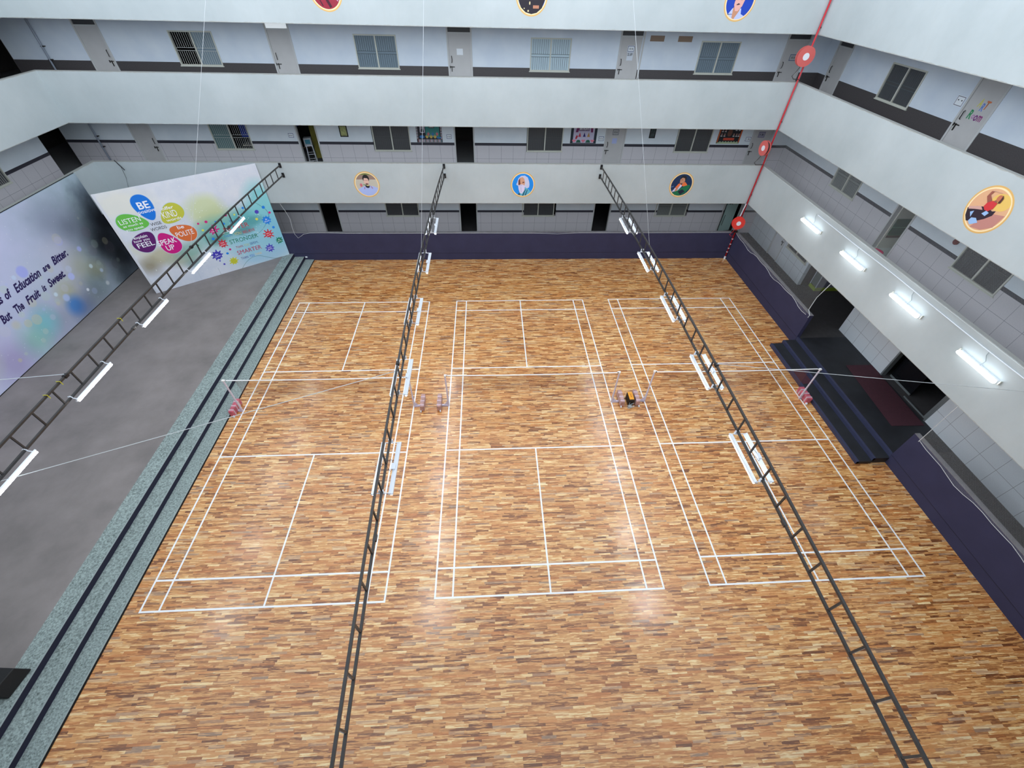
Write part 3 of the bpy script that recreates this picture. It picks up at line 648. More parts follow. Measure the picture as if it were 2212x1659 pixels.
# birthday one
po = plaque('display_poster', 'F', 6.40, 5.10, 0, 0, 'birthday poster with party hats and hearts in a dark border, first floor', 'poster')
MB().box(-.65, .65, -.012, -.0005, 0, .86).build('poster_sheet', P_('poster_ink', (38, 48, 58)), po)
flatp(po, 'pale_field', P_('poster_lilac', (196, 190, 214)), [rect(-.52, .52, .03, .86)], -.012)
flatp(po, 'drapes', P_('drape_purple', (122, 42, 96)), [[(-.42, .5), (-.30, .5), (-.20, .86), (-.34, .86)], [(.34, .5), (.44, .5), (.42, .86), (.28, .86)]], -.0141)
flatp(po, 'title_strip', P_('title_purple', (112, 84, 124)), [rect(-.26, .26, .56, .76)], -.0141)
text_obj('BIRTHDAYS', po, m_paper, -.23, .60, .46, .12, y=-.0162, bold=.02)
for n, c, xs in (('red', (196, 60, 84), (-.2,)), ('navy', (52, 40, 110), (.03,)), ('gold', (190, 140, 72), (.24,))):
    flatp(po, 'party_hat_'+n, P_('hat_'+n, c), [[(x-.07, .30), (x+.07, .30), (x, .50)] for x in xs], -.0141)
flatp(po, 'hearts', P_('heart_pink', (232, 130, 150)), [[(x, .04), (x+.10, .14), (x+.07, .18), (x, .16), (x-.07, .18), (x-.10, .14)] for x in (-.46, 0, .46)], -.0141)
flatp(po, 'green_hearts', P_('heart_green', (40, 96, 78)), [[(x-.12, .04), (x+.12, .04), (x+.08, .15), (x, .17), (x-.08, .15)] for x in (-.24, .24)], -.0141)
flatp(po, 'red_tag', P_('tag_red', (186, 40, 60)), [[(-.42, .22), (-.34, .19), (-.28, .34), (-.36, .37)]], -.0141)
# black and orange one
po = plaque('display_poster', 'F', 13.80, 5.14, 0, 0, 'black poster with orange border and rows of small faces, first floor', 'poster')
MB().box(-.59, .59, -.012, -.0005, 0, .84).build('poster_sheet', P_('poster_black2', (30, 30, 34)), po)
flatp(po, 'orange_border', P_('poster_orange', (198, 92, 48)), [rect(-.58, -.52, .04, .84), rect(.52, .58, .04, .84)], -.012)
flatp(po, 'grass', P_('poster_green', (170, 184, 150)), [[(-.58, 0), (.58, 0), (.58, .08)] + [(.58-.0725*i-.036, .12 if i % 2 else .07) for i in range(15)] + [(-.58, .08)]], -.012)
flatp(po, 'red_strip', P_('poster_red', (206, 76, 52)), [rect(-.28, .28, .16, .27)], -.012)
flatp(po, 'face_photos', P_('face_tone', (150, 110, 104)), [ell(x, z, .035, .055, 12) for x, z in ((-.42, .42), (-.27, .42), (-.42, .62), (-.27, .62), (.20, .42), (.34, .42), (.46, .42), (.26, .68), (.42, .68))], -.012)
flatp(po, 'face_shirts', P_('shirt_tone', (206, 206, 206)), [rect(x-.045, x+.045, z-.09, z-.055) for x, z in ((-.42, .42), (-.27, .42), (-.42, .62), (-.27, .62), (.20, .42), (.34, .42), (.46, .42), (.26, .68), (.42, .68))], -.012)
flatp(po, 'emblem', P_('emblem_tone', (104, 66, 52)), [ell(-.03, .50, .12, .17, 20)], -.012)

# ------------------------------------------------------------------ round portraits on the parapets
m_gold = mat('gold_rim', srgb(222, 176, 104), .5); m_goldp = mat('pale_gold_rim', srgb(246, 222, 176), .5)
SK = P_('skin_mid', (196, 140, 110)); SKL = P_('skin_light', (226, 186, 170)); HB = P_('hair_black', (26, 20, 26))
def medallion(u, z, label, wall='F', r=.59):
    loc, rz = ((u, YF, z), 0.) if wall == 'F' else ((XR, u, z), -PI/2)
    o = empty('portrait_medallion', loc, rz, label=label, cat='portrait', group='round portraits on the white parapets')
    flatp(o, 'rim', m_gold, [ell(0, 0, r, r, 48)], -.0005)
    flatp(o, 'inner_rim', m_goldp, [ell(0, 0, r*.93, r*.93, 48)], -.0025)
    return o, -.0045
def clip(pts, r=.52):
    out = []
    for x, z in pts:
        d = math.hypot(x, z); out.append((x*min(1, r/d), z*min(1, r/d)) if d > 0 else (x, z))
    return out
def layers(o, y, ls):
    for n, m, polys in ls:
        flatp(o, n, m, [clip(p) for p in polys], y); y -= .002
R5 = .51
o, y = medallion(-4.09, 3.915, 'round portrait of a dark haired man in a white jacket holding a medal, first parapet')
layers(o, y, [('backdrop', P_('bd_beige', (196, 190, 176)), [ell(0, 0, R5, R5, 48)]), ('upper_backdrop', P_('bd_brown', (150, 124, 112)), [ell(0, 0, R5, R5, 24, .15*PI, .85*PI)]), ('top_backdrop', P_('bd_olive', (120, 124, 70)), [ell(0, 0, R5, R5, 20, .32*PI, .68*PI)]),
 ('jacket', P_('jk_blue', (170, 186, 238)), [[(-.46, -.22), (-.2, -.1), (-.08, -.05), (.1, -.05), (.3, -.08), (.5, -.16), (.42, -.34), (.2, -.48), (-.05, -.52), (-.3, -.42)]]),
 ('collar', P_('cl_dark', (38, 30, 50)), [[(-.09, -.04), (.12, -.04), (.1, -.13), (.02, -.16), (-.07, -.12)]]), ('hair', HB, [ell(0, .27, .15, .18, 20)]),
 ('face', SKL, [ell(.0, .16, .115, .19, 20)]), ('fringe', HB, [[(-.14, .30), (-.1, .40), (.05, .42), (.14, .34), (.13, .22), (.06, .29), (-.08, .30)]]), ('eyes', P_('eye_dark', (96, 56, 66)), [ell(-.045, .20, .025, .012, 8), ell(.045, .20, .025, .012, 8)]),
 ('beard_shadow', P_('stubble', (120, 84, 84)), [ell(.01, .03, .07, .035, 12)]), ('hand', P_('hand_pink', (206, 106, 120)), [ell(-.27, -.02, .055, .08, 14)]), ('ribbon', P_('rb_green', (80, 130, 90)), [[(-.16, .02), (.1, -.03), (.1, -.055), (-.16, -.01)]]), ('medal', P_('md_gold', (220, 206, 120)), [rect(-.02, .1, -.05, -.02)]), ('trim', P_('tr_red', (196, 70, 76)), [[(-.13, -.1), (-.11, -.09), (-.13, -.2), (-.15, -.2)], [(.17, -.06), (.19, -.07), (.25, -.17), (.22, -.17)]])])
o, y = medallion(3.29, 3.925, 'round portrait of a white bearded old man on bright blue, first parapet')
layers(o, y, [('backdrop', P_('bd_blue', (10, 140, 236)), [ell(0, 0, R5, R5, 48)]), ('robe', P_('robe_cyan', (96, 180, 206)), [[(-.24, -.46), (-.12, -.3), (.0, -.15), (.18, -.12), (.38, -.3), (.42, -.36), (.2, -.5), (0, -.53)]]),
 ('robe_folds', P_('robe_dark', (16, 74, 104)), [[(-.24, -.46), (-.16, -.36), (-.1, -.5)], [(-.02, -.5), (.12, -.2), (.15, -.22), (.04, -.52)], [(.1, -.5), (.22, -.2), (.24, -.24), (.16, -.5)]]),
 ('hair', P_('hair_white', (206, 206, 232)), [[(-.32, .02), (-.28, .1), (-.22, .3), (-.1, .41), (.08, .43), (.22, .34), (.29, .18), (.32, .02), (.3, -.12), (.2, -.16), (.1, -.1), (-.24, -.04)]]),
 ('face', P_('skin_warm', (214, 160, 130)), [[(-.22, .0), (-.22, .2), (-.14, .33), (-.02, .36), (.06, .28), (.1, .1), (.08, -.02), (-.06, -.06)]]), ('shade', P_('skin_brown', (112, 58, 52)), [[(-.22, 0), (-.22, .2), (-.15, .32), (-.13, .12), (-.11, 0)], [(-.03, .13), (.05, .15), (.06, .1), (-.01, .08)]]),
 ('beard', P_('beard_lilac', (220, 210, 240)), [[(-.22, -.06), (-.12, .02), (0, .02), (.1, -.06), (.08, -.26), (-.04, -.42), (-.14, -.36), (-.2, -.2)]]), ('beard_lines', P_('beard_shade', (160, 156, 190)), [[(-.16, -.04), (-.02, -.02), (-.02, -.035), (-.16, -.06)], [(-.1, -.1), (-.08, -.1), (-.06, -.34), (-.08, -.34)]])])
o, y = medallion(11.06, 3.94, 'round portrait of a man in orange, white and green jacket on dark blue')
layers(o, y, [('backdrop', P_('bd_navy', (12, 44, 84)), [ell(0, 0, R5, R5, 48)]), ('streaks', P_('st_blue', (70, 104, 150)), [[(-.5, -.08), (-.36, -.03), (-.36, -.08), (-.5, -.13)], [(-.46, -.26), (-.25, -.2), (-.25, -.24), (-.44, -.3)]]),
 ('jacket', P_('jk_green', (12, 110, 70)), [[(-.36, -.38), (-.16, -.26), (.2, -.02), (.42, .02), (.46, -.1), (.3, -.36), (.08, -.5), (-.2, -.48)]]), ('lapel', P_('jk_white', (206, 206, 236)), [[(-.4, -.34), (-.26, -.1), (-.06, .04), (.06, -.02), (-.12, -.26)]]),
 ('orange_panel', P_('jk_orange', (236, 116, 60)), [[(-.28, -.12), (-.16, .06), (-.02, .1), (-.1, -.08), (-.18, -.22)], [(.0, -.02), (.06, .14), (.16, .14), (.3, -.0), (.12, -.06)]]), ('dark_panel', P_('jk_dark', (20, 26, 50)), [[(-.1, -.3), (.1, -.2), (.26, -.3), (.06, -.46)]]),
 ('hair', HB, [ell(.02, .31, .15, .13, 20)]), ('face', SK, [[(-.12, .12), (-.13, .26), (-.04, .35), (.08, .32), (.12, .2), (.06, .08), (-.04, .05)]]), ('brow', P_('brow', (60, 40, 44)), [[(-.1, .25), (-.01, .27), (-.02, .24)], [(-.09, .1), (0, .08), (.06, .14), (.0, .05), (-.06, .05)]]), ('hands', SK, [[(-.28, -.24), (-.18, -.08), (-.12, -.1), (-.14, -.24), (-.22, -.3)]])])
o, y = medallion(-4.11, 10.67, 'round portrait in red robes cut by the top edge, leftmost on the top parapet')
layers(o, y, [('backdrop', P_('robe_red', (150, 34, 56)), [ell(0, 0, R5, R5, 48)]), ('folds', P_('fold_dark', (66, 16, 36)), [[(-.1, -.16), (.0, -.14), (.14, -.44), (.06, -.48)], [(-.3, -.2), (-.26, -.2), (-.16, -.42), (-.2, -.43)]]), ('pale_cloth', P_('cloth_lilac', (196, 150, 190)), [[(.12, -.1), (.4, -.1), (.4, -.3), (.3, -.22)]])])
o, y = medallion(3.36, 10.67, 'round portrait in dark uniform with medals on blue, middle of the top parapet')
layers(o, y, [('backdrop', P_('bd_blue2', (16, 104, 236)), [ell(0, 0, R5, R5, 48)]), ('uniform', P_('uni_dark', (34, 28, 40)), [[(-.5, -.12), (-.2, -.02), (-.1, .08), (.12, .08), (.2, -.02), (.5, -.1), (.4, -.36), (.2, -.48), (0, -.52), (-.22, -.47), (-.4, -.34)]]), ('face', SK, [ell(0, .18, .15, .2, 20)]), ('cap', HB, [ell(0, .36, .2, .08, 20)]),
 ('medals', P_('medal_pink', (206, 140, 110)), [rect(.06+.045*i, .095+.045*i, -.36, -.27) for i in range(5)]), ('badge', P_('badge', (222, 206, 160)), [ell(-.07, -.21, .025, .05, 10), ell(-.27, -.36, .02, .02, 8), ell(-.12, -.43, .03, .03, 8)])])
o, y = medallion(11.25, 10.65, 'round portrait of a man with moustache and white shirt, rightmost on the top parapet')
layers(o, y, [('backdrop', P_('bd_royal', (12, 62, 176)), [ell(0, 0, R5, R5, 48)]), ('shirt', P_('shirt_lav', (186, 196, 240)), [[(-.48, -0.48), (-.36, -0.4), (-.22, -0.2), (.12, -0.2), (.16, -0.36), (.34, -0.46), (.2, -0.66), (.0, -0.74), (-.26, -0.68)]]), ('neck', SK, [[(-.19, -0.27), (-.19, -0.17), (.08, -0.17), (.06, -0.28), (-.08, -0.56), (-.16, -0.48)]]),
 ('face', P_('skin_rose', (226, 170, 160)), [[(-.2, -0.1), (-.2, 0.12), (-.1, 0.22), (.1, 0.22), (.18, 0.1), (.12, -0.14), (.0, -0.28), (-.1, -0.28)]]), ('moustache', P_('tache', (70, 40, 50)), [[(-.11, -0.09), (-.04, -0.05), (.03, -0.08), (-.02, -0.1), (-.1, -0.11)]]), ('eyes', P_('eye_dk', (50, 30, 40)), [ell(-.11, .05, .04, .014, 8), ell(.04, .05, .04, .014, 8)]), ('hat', HB, [[(-.3, 0.08), (-.18, 0.16), (.2, 0.16), (.28, 0.22), (.1, 0.28), (-.2, 0.25)], [(-.3, 0.08), (-.2, 0.02), (-.17, 0.14), (-.26, 0.18)]])])
o, y = medallion(6.72, 7.28, 'round painting of a rider in red on a dark horse, right side parapet', 'R')
layers(o, y, [('sky', P_('sky_peach', (222, 170, 130)), [ell(0, 0, R5, R5, 48)]), ('glow', P_('sky_gold', (230, 190, 100)), [ell(.18, .26, .26, .2, 24)]), ('dust', P_('dust_rose', (190, 130, 120)), [[(.1, -.05), (.5, .05), (.44, -.28), (.2, -.45), (-.1, -.5)]]), ('horse', P_('horse_dark', (40, 24, 40)), [[(-.5, -.14), (-.3, -.02), (-.04, .06), (.14, .02), (.22, .06), (.22, -.06), (.1, -.2), (-.1, -.36), (-.3, -.42), (-.42, -.32)]]),
 ('horse_sheen', P_('horse_pale', (150, 184, 226)), [[(-.36, -.2), (-.28, -.14), (-.26, -.3)], [(.0, -.02), (.1, -.04), (.06, -.14), (-.06, -.12)], [(-.22, -.3), (-.1, -.26), (.02, -.34), (-.14, -.46), (-.24, -.4)]]), ('leg', P_('saddle_pink', (206, 160, 150)), [[(-.48, -.1), (-.2, .02), (-.1, -.04), (-.3, -.1), (-.46, -.16)]]),
 ('torso', P_('dress_red', (206, 50, 56)), [[(-.14, .04), (-.12, .16), (.0, .24), (.12, .22), (.12, .08), (.04, -.02), (-.06, -.02)]]), ('arms', P_('skin_dk', (150, 84, 70)), [[(-.12, .14), (-.24, .26), (-.22, .40), (-.14, .44), (-.18, .32), (-.04, .22)], [(.0, .22), (.05, .3), (.1, .22)]]), ('head', P_('skin_md', (190, 110, 80)), [ell(.08, .33, .06, .08, 14)]), ('hair', P_('hair_br', (80, 40, 36)), [[(.12, .42), (.18, .36), (.18, .24), (.12, .22), (.13, .32)]]), ('sword', P_('blade', (206, 160, 140)), [[(-.18, .43), (.06, .46), (.06, .45), (-.18, .415)]])])

# ------------------------------------------------------------------ backdrops on the stage
bk = empty('stage_backdrop', (XL+.06, 9.9, .385), PI/2, label='tall backdrop with bokeh lights and a motto in violet script, left edge of the stage', cat='backdrop')
MB().box(-6.4, 6.03, -.02, .04, 0, 4.46).build('printed_sheet', banner_bokeh(), bk)
fr = MB(); fr.box(-6.42, 6.05, .04, .06, 0, 4.48); fr.box(-6.42, 6.05, -.03, .04, -.003, .02); fr.build('backdrop_frame', m_edge, bk)
m_vio = mat('violet_script', srgb(34, 14, 84), .6)
def scr(t, ya, yb, zb, h): text_obj(t, bk, m_vio, ya-9.9, zb-.385, yb-ya, h, y=-.021, shear=.45, bold=.032, name='script_lettering')
for a in (('The', 8.25, 8.80, 2.63, .28), ('Roots', 8.98, 9.83, 2.63, .28), ('of', 9.93, 10.25, 2.62, .28), ('Education', 10.38, 11.65, 2.60, .29), ('are', 11.80, 12.17, 2.62, .16), ('Bitter.', 12.34, 13.18, 2.61, .29), ('But', 9.20, 9.65, 2.07, .28), ('The', 9.86, 10.24, 2.07, .28), ('Fruit', 10.40, 11.09, 2.07, .28), ('is', 11.22, 11.43, 2.10, .22), ('Sweet.', 11.56, 12.46, 2.08, .28)): scr(*a)
A_ = Vector((-13.66, 13.72, .385)); B_ = Vector((-8.84, 17.22, .385)); ang = math.atan2(B_.y-A_.y, B_.x-A_.x); LB = (B_-A_).length
bw = empty('stage_backdrop', A_, ang, label='white and teal backdrop with coloured WISE WORDS petals and paint splats, standing slanted across the stage corner', cat='backdrop')
MB().box(0, LB, 0, .05, 0, 4.46).build('printed_sheet', banner_wise(), bw)
MB().box(-.09, 0, .0, .07, -.002, 4.46).build('backdrop_edge', mat('white_edge_board', srgb(214, 216, 224), .5), bw)
sb = MB()
for x in (.4, 2.2, 3.6): sb.tube([(x, .06, 3.6), (x, .30, 0.01)], .02, 6)
sb.build('back_strut', m_steel, bw)
def egg(cx, cz, a, b, ang, k=.28, n=40):
    out = []
    for i in range(n):
        t = 2*PI*i/n; x = a*math.cos(t); z = b*math.sin(t)*(1-k*math.cos(t)); out.append((cx+x*math.cos(ang)-z*math.sin(ang), cz+x*math.sin(ang)+z*math.cos(ang)))
    return out
WH = mat('print_white', srgb(246, 248, 255), .5)
PET = [('petal_blue', (0, 118, 222), (1.27, 3.63, .54, .33, -1.45), [('BE', 1.08, 3.60, .40, .28, .02), ('positive', .99, 3.43, .61, .13, .01)]),
 ('petal_yellow', (196, 196, 66), (2.04, 3.17, .50, .36, -2.55), [('offer', 1.79, 3.38, .43, .13, .01), ('KIND', 1.70, 3.05, .54, .27, .0), ('words', 1.74, 2.90, .57, .11, .01)]),
 ('petal_green', (104, 192, 76), (.62, 3.16, .53, .34, -.30), [('LISTEN', .20, 3.17, .73, .20, .0), ('as much as', .24, 3.04, .69, .09, .01), ('you speak', .26, 2.89, .64, .09, .01)]),
 ('petal_purple', (92, 16, 104), (.64, 2.32, .48, .38, .75), [('explain', .33, 2.50, .49, .12, .01), ('how you', .28, 2.36, .55, .11, .01), ('FEEL', .30, 2.11, .61, .20, .01)]),
 ('petal_magenta', (206, 8, 128), (1.40, 2.03, .50, .36, 1.85), [('SPEAK', 1.0, 2.0, .70, .23, .01), ('UP', 1.20, 1.72, .31, .23, .01)]),
 ('petal_orange', (222, 110, 54), (2.10, 2.32, .50, .35, 2.60), [('be', 1.97, 2.50, .25, .15, .01), ('POLITE', 1.79, 2.17, .68, .22, .0)])]
for n, c, e, ts in PET:
    p = flatp(bw, n, mat(n, srgb(*c), .5), [egg(*e)], -.0005)
    flatp(bw, n+'_outline', mat('petal_outline', srgb(196, 214, 226), .5), [egg(e[0], e[1], e[2]+.018, e[3]+.018, e[4])], .0012)
    for t, x, z, w, h, b in ts: text_obj(t, p, WH, x, z, w, h, y=-.003, bold=b)
BLK = mat('print_black', srgb(26, 26, 30), .6)
text_obj('WISE', bw, BLK, 1.14, 2.87, .40, .125, y=-.001); text_obj('WORDS', bw, BLK, 1.05, 2.66, .58, .13, y=-.001)
for t, x, z, w, h, c in (("You're", 3.98, 2.20, .42, .17, (52, 70, 150)), ('BRAVER', 3.62, 1.895, 1.08, .20, (190, 50, 66)), ('THAN', 3.50, 1.64, .35, .12, (40, 130, 206)), ('YOU', 3.95, 1.64, .31, .12, (206, 196, 110)), ('BELIEVE', 4.33, 1.625, .53, .125, (186, 60, 76)),
  ('STRONGER', 3.62, 1.285, 1.27, .20, (12, 124, 96)), ('THAN', 3.77, 1.015, .31, .11, (176, 60, 76)), ('YOU', 4.13, 1.015, .24, .11, (206, 206, 130)), ('SEEM,', 4.41, 1.015, .38, .11, (60, 96, 160)), ('SMARTER', 3.72, .695, 1.11, .20, (190, 16, 72)), ('THAN', 3.77, .425, .32, .12, (70, 62, 150)), ('YOU', 4.16, .43, .22, .12, (30, 100, 206)), ('THINK', 4.42, .44, .33, .11, (226, 206, 160))):
    text_obj(t, bw, mat('print_%d_%d_%d' % c, srgb(*c), .5), x, z, w, h, y=-.001, bold=.0)
def splat(cx, cz, r, seed, n=11, spike=1.5):
    rd = random.Random(seed); out = []
    for i in range(n):
        a = 2*PI*i/n; s = r*rd.uniform(1.1, spike); w = .09
        out += [(cx+r*.92*math.cos(a-w*2.2), cz+r*.92*math.sin(a-w*2.2)), (cx+s*math.cos(a-w), cz+s*math.sin(a-w)), (cx+(s+r*.1)*math.cos(a), cz+(s+r*.1)*math.sin(a)), (cx+s*math.cos(a+w), cz+s*math.sin(a+w)), (cx+r*.92*math.cos(a+w*2.2), cz+r*.92*math.sin(a+w*2.2)), (cx+r*.98*math.cos(a+PI/n), cz+r*.98*math.sin(a+PI/n))]
    return out
for nm, c, cx, cz, r, sd, sk, ts in (('splat_blue', (0, 128, 226), 5.53, 1.96, .17, 3, 1.35, ('Be', 'Kind')), ('splat_red', (214, 30, 56), 5.37, 1.29, .15, 5, 1.75, ('Believe in', 'Yourself')), ('splat_green', (4, 128, 96), 5.74, .86, .14, 8, 1.35, ('Be', 'Brave')), ('splat_violet', (76, 66, 190), 5.18, .60, .16, 11, 1.5, ('Dream', 'BIG')),
    ('splat_red_second', (206, 36, 62), 3.32, 1.40, .15, 13, 1.6, ('Think', 'Positive')), ('splat_indigo', (62, 54, 176), 2.89, .95, .19, 17, 1.4, ('Be', 'Creative')), ('splat_yellow', (206, 204, 60), 3.43, .47, .15, 19, 1.5, ('Love', 'You')), ('splat_pink', (206, 20, 126), 3.22, 2.10, .15, 23, 1.7, ('Be', 'Happy'))):
    p = flatp(bw, nm, mat(nm, srgb(*c), .5), [splat(cx, cz, r, sd, 9, sk)], -.0005)
    mt = WH if nm != 'splat_yellow' else mat('print_yellow_ink', srgb(180, 180, 40), .5)
    wa = r*1.1 if len(ts[0]) > 3 else r*.55
    text_obj(ts[0], p, mt, cx-wa/2, cz+.01, wa, r*.42, y=-.003, rot=.12); text_obj(ts[1], p, mt, cx-r*.65, cz-r*.55, r*1.3, r*.42, y=-.003, rot=.12)
for c, ds in (((0, 128, 226), ((5.60, 2.57, .07), (5.70, 1.55, .06), (3.32, .91, .055), (3.05, 1.73, .06), (3.73, 2.27, .05), (3.45, 2.45, .03), (4.75, 2.75, .05))), ((206, 20, 126), ((5.78, 2.27, .055), (3.10, 2.53, .06), (2.78, 2.53, .045), (3.50, 1.06, .05), (3.95, 2.62, .06))), ((76, 66, 190), ((5.25, 2.44, .09), (2.99, .45, .045), (2.88, .66, .035))), ((222, 222, 90), ((5.13, 2.12, .06), (2.83, 2.21, .05), (4.3, 2.55, .04))), ((4, 128, 96), ((2.35, 1.62, .05),))):
    flatp(bw, 'paint_dots', mat('dot_%d_%d_%d' % c, srgb(*c), .5), [ell(x, z, r, r, 16) for x, z, r in ds], -.0005)
flatp(bw, 'sheet_seam', mat('seam_grey', srgb(120, 140, 150), .6), [rect(2.655, 2.663, .0, .36)], -.0005)

# ------------------------------------------------------------------ ladder trusses
def camber(y): return .28*max(0., 1-((y-6.3)/11.0)**2)
TY0, TY1, NR = -4.28, 17.28, 36
def truss(xf, label):
    r = empty('lighting_truss', (0, 6.5, 4.34), label=label, cat='truss', group='dark ladder trusses spanning the hall')
    ys = [TY0+(TY1-TY0)*i/NR for i in range(NR+1)]
    def rail(zo, nm):
        mb = MB(); h = .0215
        for i in range(NR):
            a, b = ys[i], ys[i+1]; x0, x1 = xf(a), xf(b); z0_, z1_ = zo+camber(a), zo+camber(b)
            mb.add([(x0-h, a, z0_-h), (x0+h, a, z0_-h), (x0+h, a, z0_+h), (x0-h, a, z0_+h), (x1-h, b, z1_-h), (x1+h, b, z1_-h), (x1+h, b, z1_+h), (x1-h, b, z1_+h)], [(0, 1, 5, 4), (1, 2, 6, 5), (2, 3, 7, 6), (3, 0, 4, 7)] + ([(0, 3, 2, 1)] if i == 0 else []) + ([(4, 5, 6, 7)] if i == NR-1 else []))
        return build_w(mb, nm, m_steel, r)
    t = rail(4.75, 'top_chord'); b = rail(4.33, 'bottom_chord')
    for i in range(1, NR):
        y = ys[i]; x = xf(y); z = camber(y)
        build_w(MB().box(x-.015, x+.015, y-.015, y+.015, 4.353+z, 4.727+z), 'rung', m_steel, r)
    for y in ys[6::10]:
        x = xf(y); z = camber(y); build_w(MB().box(x-.031, x+.031, y+.22, y+.34, 4.299+z, 4.361+z), 'splice_sleeve', m_steel, b)
    for z in (4.75, 4.33): build_w(MB().box(xf(YF)-.05, xf(YF)+.05, YF-.045, YF-.001, z-.10, z+.10), 'end_plate', m_edge, r)
    return r
fx = [lambda y: -7.80+.03*math.sin((y-17.3)/21*PI), lambda y: -.40-.19*max(0, 1-((y-6.3)/11.)**2), lambda y: 6.965+.02*math.sin((y-17.3)/21*PI)]
truss(fx[0], 'leftmost dark ladder truss, above the stage steps'); truss(fx[1], 'middle dark ladder truss, between left and middle courts'); truss(fx[2], 'right dark ladder truss, crossing the right court')
YL = [11.90, 9.08, 6.35, 3.67, 1.10]; ORD = ['nearest the far wall', 'second from the far wall', 'in the middle of its row', 'second from the viewer', 'nearest the viewer']
def batten(parent, cx, cz, tilt, L=1.24, on=True):
    """spine box with a glowing tube below; tilt about the y axis"""
    R = Matrix.Rotation(tilt, 3, 'Y')
    b = MB(); b.cbox((cx, 0, cz), (.045, L/2, .014), R); c0 = Vector((cx, 0, cz))
    o = b.build('lamp_spine', m_white, parent)
    t0 = c0+R @ Vector((0, -L/2+.02, -.034)); t1 = c0+R @ Vector((0, L/2-.02, -.034))
    MB().tube([t0, t1], .026, 10).build('lamp_tube', m_tube, o, smooth=False)
    return o
def wires(parent, pts, r=.004, name='lamp_cable', m=m_blackc): MB().tube(pts, r, 5).build(name, m, parent)
# single lamps on truss 1
first = None
for k, y in enumerate(YL):
    r = empty('tube_light', (fx[0](y)+.11, y, 4.33+camber(y)-.06), label='lit single tube light under the left truss, '+ORD[k], cat='light', group='single tube lights on the left truss')
    o = batten(r, .0, -.0, -.9)
    for s in (-1, 1):
        MB().tube([(.0, s*.58, .01), (-.11, s*.58, .05), (-.15, s*.58, .09), (-.11, s*.58, .10), (-.07, s*.58, .06)], .012, 5).build('hanger_strap', m_white, r)
# twin lamps on truss 2, 3
for ti, nm in ((1, 'middle'), (2, 'right')):
    for k, y in enumerate(YL):
        r = empty('twin_tube_light', (fx[ti](y)+(.0 if ti == 1 else .06), y, 4.33+camber(y)-.07), label='white twin tube light on the %s truss, %s' % (nm, ORD[k]), cat='light', group='twin tube lights on the middle and right trusses')
        batten(r, -.165, -.03, .38); batten(r, .165, -.03, -.38 if ti == 2 else -.12)
        for s in (-1, 1):
            MB().tube([(-.165, s*.60, -.01), (.165, s*.60, -.01)], .008, 6).build('cross_bar', m_white, r)
            cxk = 0. if ti == 1 else -.06
            cb = MB(); cb.box(cxk-.045, cxk+.045, s*.60-.03, s*.60+.03, .0, .03); cb.box(cxk-.045, cxk-.03, s*.60-.02, s*.60+.02, .03, .10); cb.box(cxk+.03, cxk+.045, s*.60-.02, s*.60+.02, .03, .10); cb.build('clamp', m_white, r)
        jb = MB(); jx = .165 if ti == 2 else .13
        jb.box(jx-.035, jx+.045, -.07, .07, -.012, .02); jb.build('junction_box', m_white, r)
        wires(r, [(jx, .07, .005), (.08, .12, .08), (.0, .06, .10), (-.10, -.02, .03), (-.16, -.06, .0)]); wires(r, [(jx, -.07, .005), (.10, -.14, .02), (.02, -.05, .09), (-.12, .05, .04)])
        if ti == 1:
            MB().box(-.175, -.12, -.05, .05, -.01, .02).build('junction_box', m_white, r)

# ------------------------------------------------------------------ suspension wires and guy ropes
def rope(name, pts, r, m, label, cat, group=None):
    return tag(MB().tube(pts, r, 6).build(name, m), label, cat, group)
tops = [Vector((-4.545, 9.1, 10.918)), Vector((.238, 9.1, 11.005)), Vector((5.003, 9.1, 11.091))]
bots = [Vector((fx[0](9.2), 9.2, 4.776+camber(9.2))), Vector((fx[1](9.05), 9.05, 4.776+camber(9.05))), Vector((fx[2](9.2), 9.2, 4.776+camber(9.2)))]
for t, b, n in zip(tops, bots, ('left', 'middle', 'right')):
    d = (t-b)/(t.z-b.z); rope('suspension_wire', [b, b+d*(13.0-b.z)], .0038, m_wire, 'thin steel wire holding up the %s truss' % n, 'wire', 'suspension wires of the trusses')
rope('guy_rope', [(XL+.012, -1.84, 4.1), (fx[0](.98), .98, 4.52), (fx[1](3.6), 3.58, 4.80)], .008, m_cord, 'pale rope running from the left across the stage steps to the middle truss', 'rope')
rope('guy_rope', [(XL+.012, 3.15, 4.5), (fx[0](3.36), 3.36, 4.80+camber(3.36))], .008, m_wire, 'short pale rope tying the left truss back to the left', 'rope')
rope('guy_rope', [(fx[2](3.34), 3.34, 4.79+camber(3.34)), (XR-.012, 2.81, 4.43)], .007, m_cord, 'pale rope running from the right truss to the right parapet', 'rope')
for q, (x, y) in enumerate(((fx[0](3.36), 3.36), (fx[1](3.58), 3.58), (fx[2](3.34), 3.34), (fx[0](9.2), 9.2))):
    tag(MB().cbox((x, y, 4.75+camber(y)), (.035, .05, .035)).build('rope_clamp', m_edge), 'black clamp on the %s truss, %s' % (('left', 'middle', 'right', 'left')[q], 'where its rope ties on' if q < 3 else 'where its wire hangs'), 'clamp')
tg = MB()
for y in (5.4, 3.15, 2.75):
    x = fx[0](y); z = 4.75+camber(y); tag(MB().tube([(x-.04, y, z-.03), (x-.04, y, z+.035), (x+.04, y, z+.035), (x+.045, y, z-.06)], .009, 5).build('cable_tie', mat('yellow_tie', srgb(206, 196, 60), .6)), 'yellow tie round the left truss, %s' % {5.4: 'the one furthest from the viewer', 3.15: 'middle of three', 2.75: 'the one nearest the viewer'}[y], 'tie', 'yellow ties on the left truss')

